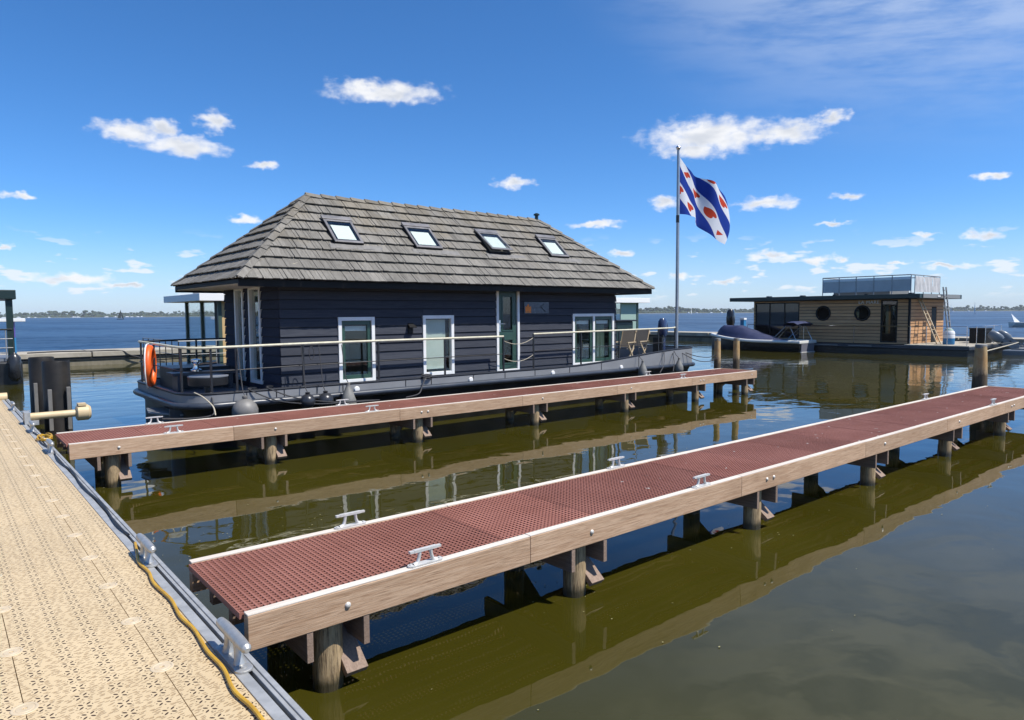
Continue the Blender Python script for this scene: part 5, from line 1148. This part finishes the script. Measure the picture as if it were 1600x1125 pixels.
# ------------------------------------------------------------------ white houseboats moored behind the dark one
def white_boat(x0, x1, y0, y1, lab, mw, side):
    o = thing('houseboat', ((x0+x1)/2, (y0+y1)/2, 0), lab, 'houseboat', 'white flat-roofed houseboats behind')
    MB().box(x0-1.6, x1+1.2, y0-.6, y1+.6, -.4, .55).build('hull', 'hullblk', o, bevel=.05)
    MB().box(x0-.75, x1+.65, y0-.35, y1+.35, 2.90, 3.15).build('roof', 'pvcw', o, bevel=.01)
    MB().box(x0+.1, x1-1.5, y0+.5, y1-.5, 3.151, 3.42).build('roof_box', 'roofgr', o)
    for x, y in ((x0, y0), (x1, y0), (x0, y1), (x1, y1), (x0, (y0+y1)/2)): MB().box(x-.06, x+.06, y-.06, y+.06, .55, 2.90).build('corner_post', 'darkgreen', o)
    MB().box(x0-.02, x0+.02, y0+.06, y0+.5, .55, 2.9).build('wall', 'fascia', o)
    MB().box(x0+.06, x0+.42, y0-.03, y0+.03, .55, 2.9).build('wall', 'tan', o); MB().box(x0+.42, x0+.9, y0-.02, y0+.02, .55, 2.9).build('wall', mw, o)
    MB().box(x0-.012, x0+.012, y0+.5, y1-.06, .56, 2.88).build('pane', 'glass', o); MB().box(x0+.9, x1-1.3, y0-.012, y0+.012, .56, 2.88).build('pane', 'glass', o); MB().box(x1-1.3, x1-.06, y0-.02, y0+.02, .55, 2.9).build('wall', mw, o)
    MB().box(x1-.012, x1+.012, y0+.06, y1-.06, .56, 2.88).build('pane', 'glass', o); MB().box(x0+2.4, x1-.1, y1-.3, y1-.2, .56, 2.88).build('wall', 'core', o); MB().box(x0+.1, x1-.1, y0+.1, y1-.1, .551, .6).build('floor', 'teak', o)
    for k in range(7):
        x = x0-1.5+k*.0; yy = y0-.5+k*(y1-y0+1)/6; MB().tube([(x, yy, .55), (x, yy, 1.55)], .016, 6).build('rail_post', 'railblk', o)
    MB().tube([(x0-1.5, y1+.5, 1.55), (x0-1.5, y0-.5, 1.55), (x0+2, y0-.5, 1.55)], .016, 6).build('handrail', 'galv', o); MB().tube([(x0-1.5, y1+.5, 1.1), (x0-1.5, y0-.5, 1.1), (x0+2, y0-.5, 1.1)], .01, 6).build('middle_rail', 'galv', o)
    for x in (x0-.3, x0+.9, x0+2.0): MB().tube([(x, y0-.5, .55), (x, y0-.5, 1.55)], .016, 6).build('rail_post', 'galv', o)
white_boat(7.75, 17.0, 25.2, 29.2, 'white-roofed glass houseboat showing left of the dark houseboat', 'greenwall', 0)
white_boat(21.5, 28.6, 23.9, 27.5, 'white-roofed houseboat with pale green wall showing right of the dark houseboat', 'greenwall', 1)
# small dark launch between, behind the bow railing
lb = thing('motor_launch', (23.0, 21.2, 0), 'dark motor launch with small wheelhouse behind the folding chairs', 'boat')
MB().prism([(20.0, 20.3), (24.6, 20.3), (26.0, 21.2), (24.6, 22.1), (20.0, 22.1)], -.3, .9).build('hull', 'hullblk', lb, bevel=.05); MB().prism([(20.0, 20.3), (24.6, 20.3), (26.0, 21.2), (24.6, 22.1), (20.0, 22.1)], .902, .98).build('deck', 'gel', lb, bevel=.02)
MB().box(23.3, 24.4, 20.6, 21.8, .982, 2.0).build('wheelhouse', 'roofdk', lb, bevel=.04); MB().box(23.2, 24.6, 20.5, 21.9, 2.002, 2.07).build('roof', 'railblk', lb, bevel=.02)

# ------------------------------------------------------------------ dark tour boat at the left edge
LB = thing('canopy_boat', (-1.5, 31.8, 0), 'black boat with flat canopy on dark posts at the left edge', 'boat')
MB().box(-9, 2.45, 30.3, 33.6, -.4, .82).build('hull', 'hullblk', LB, bevel=.08); MB().box(-9, 2.3, 30.45, 33.45, .822, .92).build('deck', 'deck', LB)
MB().box(-9, 2.35, 30.2, 33.7, 3.02, 3.35).build('canopy', 'roofdk', LB, bevel=.02)
for x, y in ((2.15, 30.45), (1.45, 33.3), (-2, 30.45), (-2, 33.3), (-6, 30.45)): MB().box(x-.10, x+.10, y-.10, y+.10, .92, 3.02).build('canopy_post', 'roofdk', LB)
MB().tube([(1.0, 31.0, 3.35), (1.0, 31.0, 3.75)], .03, 8).build('mast_light', 'railblk', LB)
for z in (1.30, 1.62, 1.95): MB().tube([(-9, 30.35, z), (2.2, 30.35, z)], .018 if z < 1.9 else .03, 6).build('rail', 'galv' if z < 1.9 else 'railblk', LB)
for x in (-3, -1.5, 0, 1.2, 2.0): MB().tube([(x, 30.35, .9), (x, 30.35, 1.95)], .018, 6).build('rail_post', 'galv', LB)
MB().tube([(-.2, 30.25, .52), (1.2, 30.25, .52)], .06, 8).build('light_bar', 'white', LB)
def fend2(x, y, z, r, h, m, lab):
    f = thing('fender', (x, y, z), lab, 'fender', 'fenders on the canopy boat'); MB().lathe((x, y, z), [(r*.4, -h/2), (r, -h*.38), (r, h*.36), (r*.4, h/2), (.03, h*.55), (.03, h*.62)], 18).build('body', m, f, smooth=True, sharp=60); MB().tube([(x, y, z+h*.6), (x, y+.05, z+h*.6+.35)], .01, 5).build('rope', 'rope_d', f)
fend2(2.2, 30.1, .62, .19, .95, 'fenddk', 'black cylindrical fender at the corner of the canopy boat'); fend2(1.15, 30.2, 1.3, .13, .55, 'fendblue', 'small blue fender tied on the rail of the canopy boat')
# person-sized furled parasol and covered seats under the canopy
pa = thing('covered_seat', (.5, 31.5, .92), 'grey tarpaulin-covered seats under the boat canopy', 'seat')
vs = []; fs = []
for i in range(9):
    for k in range(9):
        x = -.9+2.3*i/8; y = 31.0+1.2*k/8; ed = min(i, 8-i, k, 8-k)/4; vs.append((x, y, .93+(.25+.75*min(1, ed*1.6))*(1-.25*math.sin(i*.9+k*.4)**2) if ed > 0 else .93))
fs = [(i*9+k, (i+1)*9+k, (i+1)*9+k+1, i*9+k+1) for i in range(8) for k in range(8)]
MB().add(vs, fs).build('tarpaulin', 'greytarp', pa, smooth=True, sharp=60)
ps = thing('parasol', (.75, 31.5, .92), 'furled beige parasol standing under the boat canopy', 'parasol'); MB().tube([(.75, 31.5, 1.6), (.75, 31.5, 1.9), (.76, 31.5, 2.3), (.78, 31.5, 2.62)], [.08, .17, .12, .05], 12).build('fabric', 'rope_l', ps, smooth=True); MB().tube([(.75, 31.5, .93), (.78, 31.5, 2.7)], .025, 8).build('pole', 'galv', ps)
MB().tube([(.76, 31.5, 2.6), (1.05, 31.5, 2.55), (1.2, 31.5, 2.52)], [.06, .05, .02], 10).build('top_strap', 'white', ps, smooth=True)
sp = thing('service_post', (2.9, 40.5, .66), 'blue and purple service post with white top on the concrete jetty', 'pedestal')
MB().lathe((2.9, 40.5, .662), [(.17, 0), (.17, .75)], 16).build('lower_column', 'bluepl', sp, smooth=True); MB().lathe((2.9, 40.5, .662), [(.15, .751), (.15, 1.5)], 16).build('upper_column', 'purple', sp, smooth=True); MB().box(2.35, 3.45, 40.25, 40.75, 2.165, 2.32).build('head', 'white', sp, bevel=.02)
line('jetty_cable', [(3.4, 39.6, .69), (4.6, 39.9, .70), (5.8, 39.6, .69), (7.2, 39.25, .67), (7.6, 39.16, .45), (8.6, 39.15, .12), (9.2, 39.1, .03)], .03, 'rope_d', 'dark cable trailing over the edge of the concrete jetty')

# ------------------------------------------------------------------ distant sails
def sailboat(deg, d, h, m, lab, lean=0.0):
    c = polar(deg, d); o = thing('sailing_boat', c, lab, 'sailing boat', 'sailing boats far out on the lake'); rv = Vector((.88, .47, 0)) if m == 'sail' else Vector((math.sin(R(deg)), -math.cos(R(deg)), 0)); L = h*.66
    hp_ = [c+rv*(L*(t-.5)) for t in (0, .15, .85, 1)]; b = MB()
    dv = Vector((math.cos(R(deg)), math.sin(R(deg)), 0))*h*.10
    vs = []
    for p, w, z in zip(hp_, (.8, 1, 1, .05), (.07, .06, .06, .09)): vs += [p-dv*w+Vector((0, 0, h*z)), p+dv*w+Vector((0, 0, h*z)), p+Vector((0, 0, -.1))]
    b.add(vs, [(i*3+k, i*3+(k+1) % 3, (i+1)*3+(k+1) % 3, (i+1)*3+k) for i in range(3) for k in range(3)]+[(0, 2, 1)]); b.build('hull', 'gel' if m == 'sail' else 'hullblk', o)
    ms = c+rv*(L*.1); tp = ms+Vector((0, 0, h))+rv*lean*h
    bulge = Vector((math.cos(R(deg)), math.sin(R(deg)), 0))*h*.05
    b = MB().add([ms+Vector((0, 0, h*.12)), ms-rv*L*.5+Vector((0, 0, h*.14)), tp, (ms+tp)/2-rv*L*.16+bulge], [(0, 1, 3), (1, 2, 3), (2, 0, 3)]); b.build('mainsail', m, o)
    b = MB().add([ms+rv*.05*h+Vector((0, 0, h*.12)), ms+rv*L*.38+Vector((0, 0, h*.10)), tp-Vector((0, 0, h*.15)), ms+rv*L*.1+Vector((0, 0, h*.4))+bulge], [(0, 1, 3), (1, 2, 3), (2, 0, 3)]); b.build('jib', m, o)
    MB().tube([ms, tp], h*.006, 5).build('mast', 'galv', o)
sailboat(16.41, 520, 7.6, 'sail', 'white sailing boat right of the timber houseboat, nearer one'); sailboat(17.79, 900, 9.0, 'sail', 'tiny white sail just right of the timber houseboat'); sailboat(35.6, 800, 8.5, 'sail', 'white sail right beside the flagpole foot'); sailboat(79.5, 560, 7.0, 'darksail', 'dark-sailed boat off the left shore')
sailboat(44.0, 1000, 8, 'sail', 'tiny white sail left of the flagpole near the shore')
mb_ = thing('speedboat', polar(13.45, 118), 'small white motorboat at the right edge of the lake', 'boat'); c = polar(13.45, 118); rv = Vector((math.sin(R(13.75)), -math.cos(R(13.75)), 0)); fvv = Vector((math.cos(R(13.75)), math.sin(R(13.75)), 0))
vs = []
for t, w, z in ((-2.2, .25, .75), (-1.2, .8, .7), (1.2, .95, .62), (2.4, .9, .6)): vs += [c+rv*t-fvv*w+Vector((0, 0, z)), c+rv*t+fvv*w+Vector((0, 0, z)), c+rv*t*.95+Vector((0, 0, -.2))]
MB().add(vs, [(i*3+k, i*3+(k+1) % 3, (i+1)*3+(k+1) % 3, (i+1)*3+k) for i in range(3) for k in range(3)]+[(0, 2, 1), (9, 10, 11)]).build('hull', 'gel', mb_)
MB().add([c-rv*1.5-fvv*.3+Vector((0, 0, .7)), c-rv*1.5+fvv*.3+Vector((0, 0, .7)), c-rv*1.9+Vector((0, 0, 1.9)), c-rv*.9+Vector((0, 0, .72))], [(0, 1, 2), (0, 2, 3), (1, 3, 2), (0, 3, 1)]).build('spray_hood', 'sail', mb_)
MB().bar(c+rv*.1+Vector((0, 0, .5)), c+rv*.1+Vector((0, 0, 1.25)), .4, .35).build('console', 'hullnavy', mb_); MB().bar(c+rv*1.2+Vector((0, 0, .5)), c+rv*1.2+Vector((0, 0, 1.05)), .5, .9).build('seat', 'railblk', mb_)

# ------------------------------------------------------------------ the air over the lake: far shore fades a little
HZ = MB().box(-2900, 2900, -2900, 2900, -2.6, 26).build('haze', 'white', origin=(0, 0, 0)); tag(HZ, kind='stuff')
hm = bpy.data.materials.new('haze_air'); hm.use_nodes = True; hn = hm.node_tree; hn.nodes.clear(); ho = hn.nodes.new('ShaderNodeOutputMaterial'); hv = hn.nodes.new('ShaderNodeVolumePrincipled')
hv.inputs['Color'].default_value = (0.85, 0.92, 1, 1); hv.inputs['Density'].default_value = 0.00014; hn.links.new(hv.outputs[0], ho.inputs['Volume']); HZ.data.materials.clear(); HZ.data.materials.append(hm)
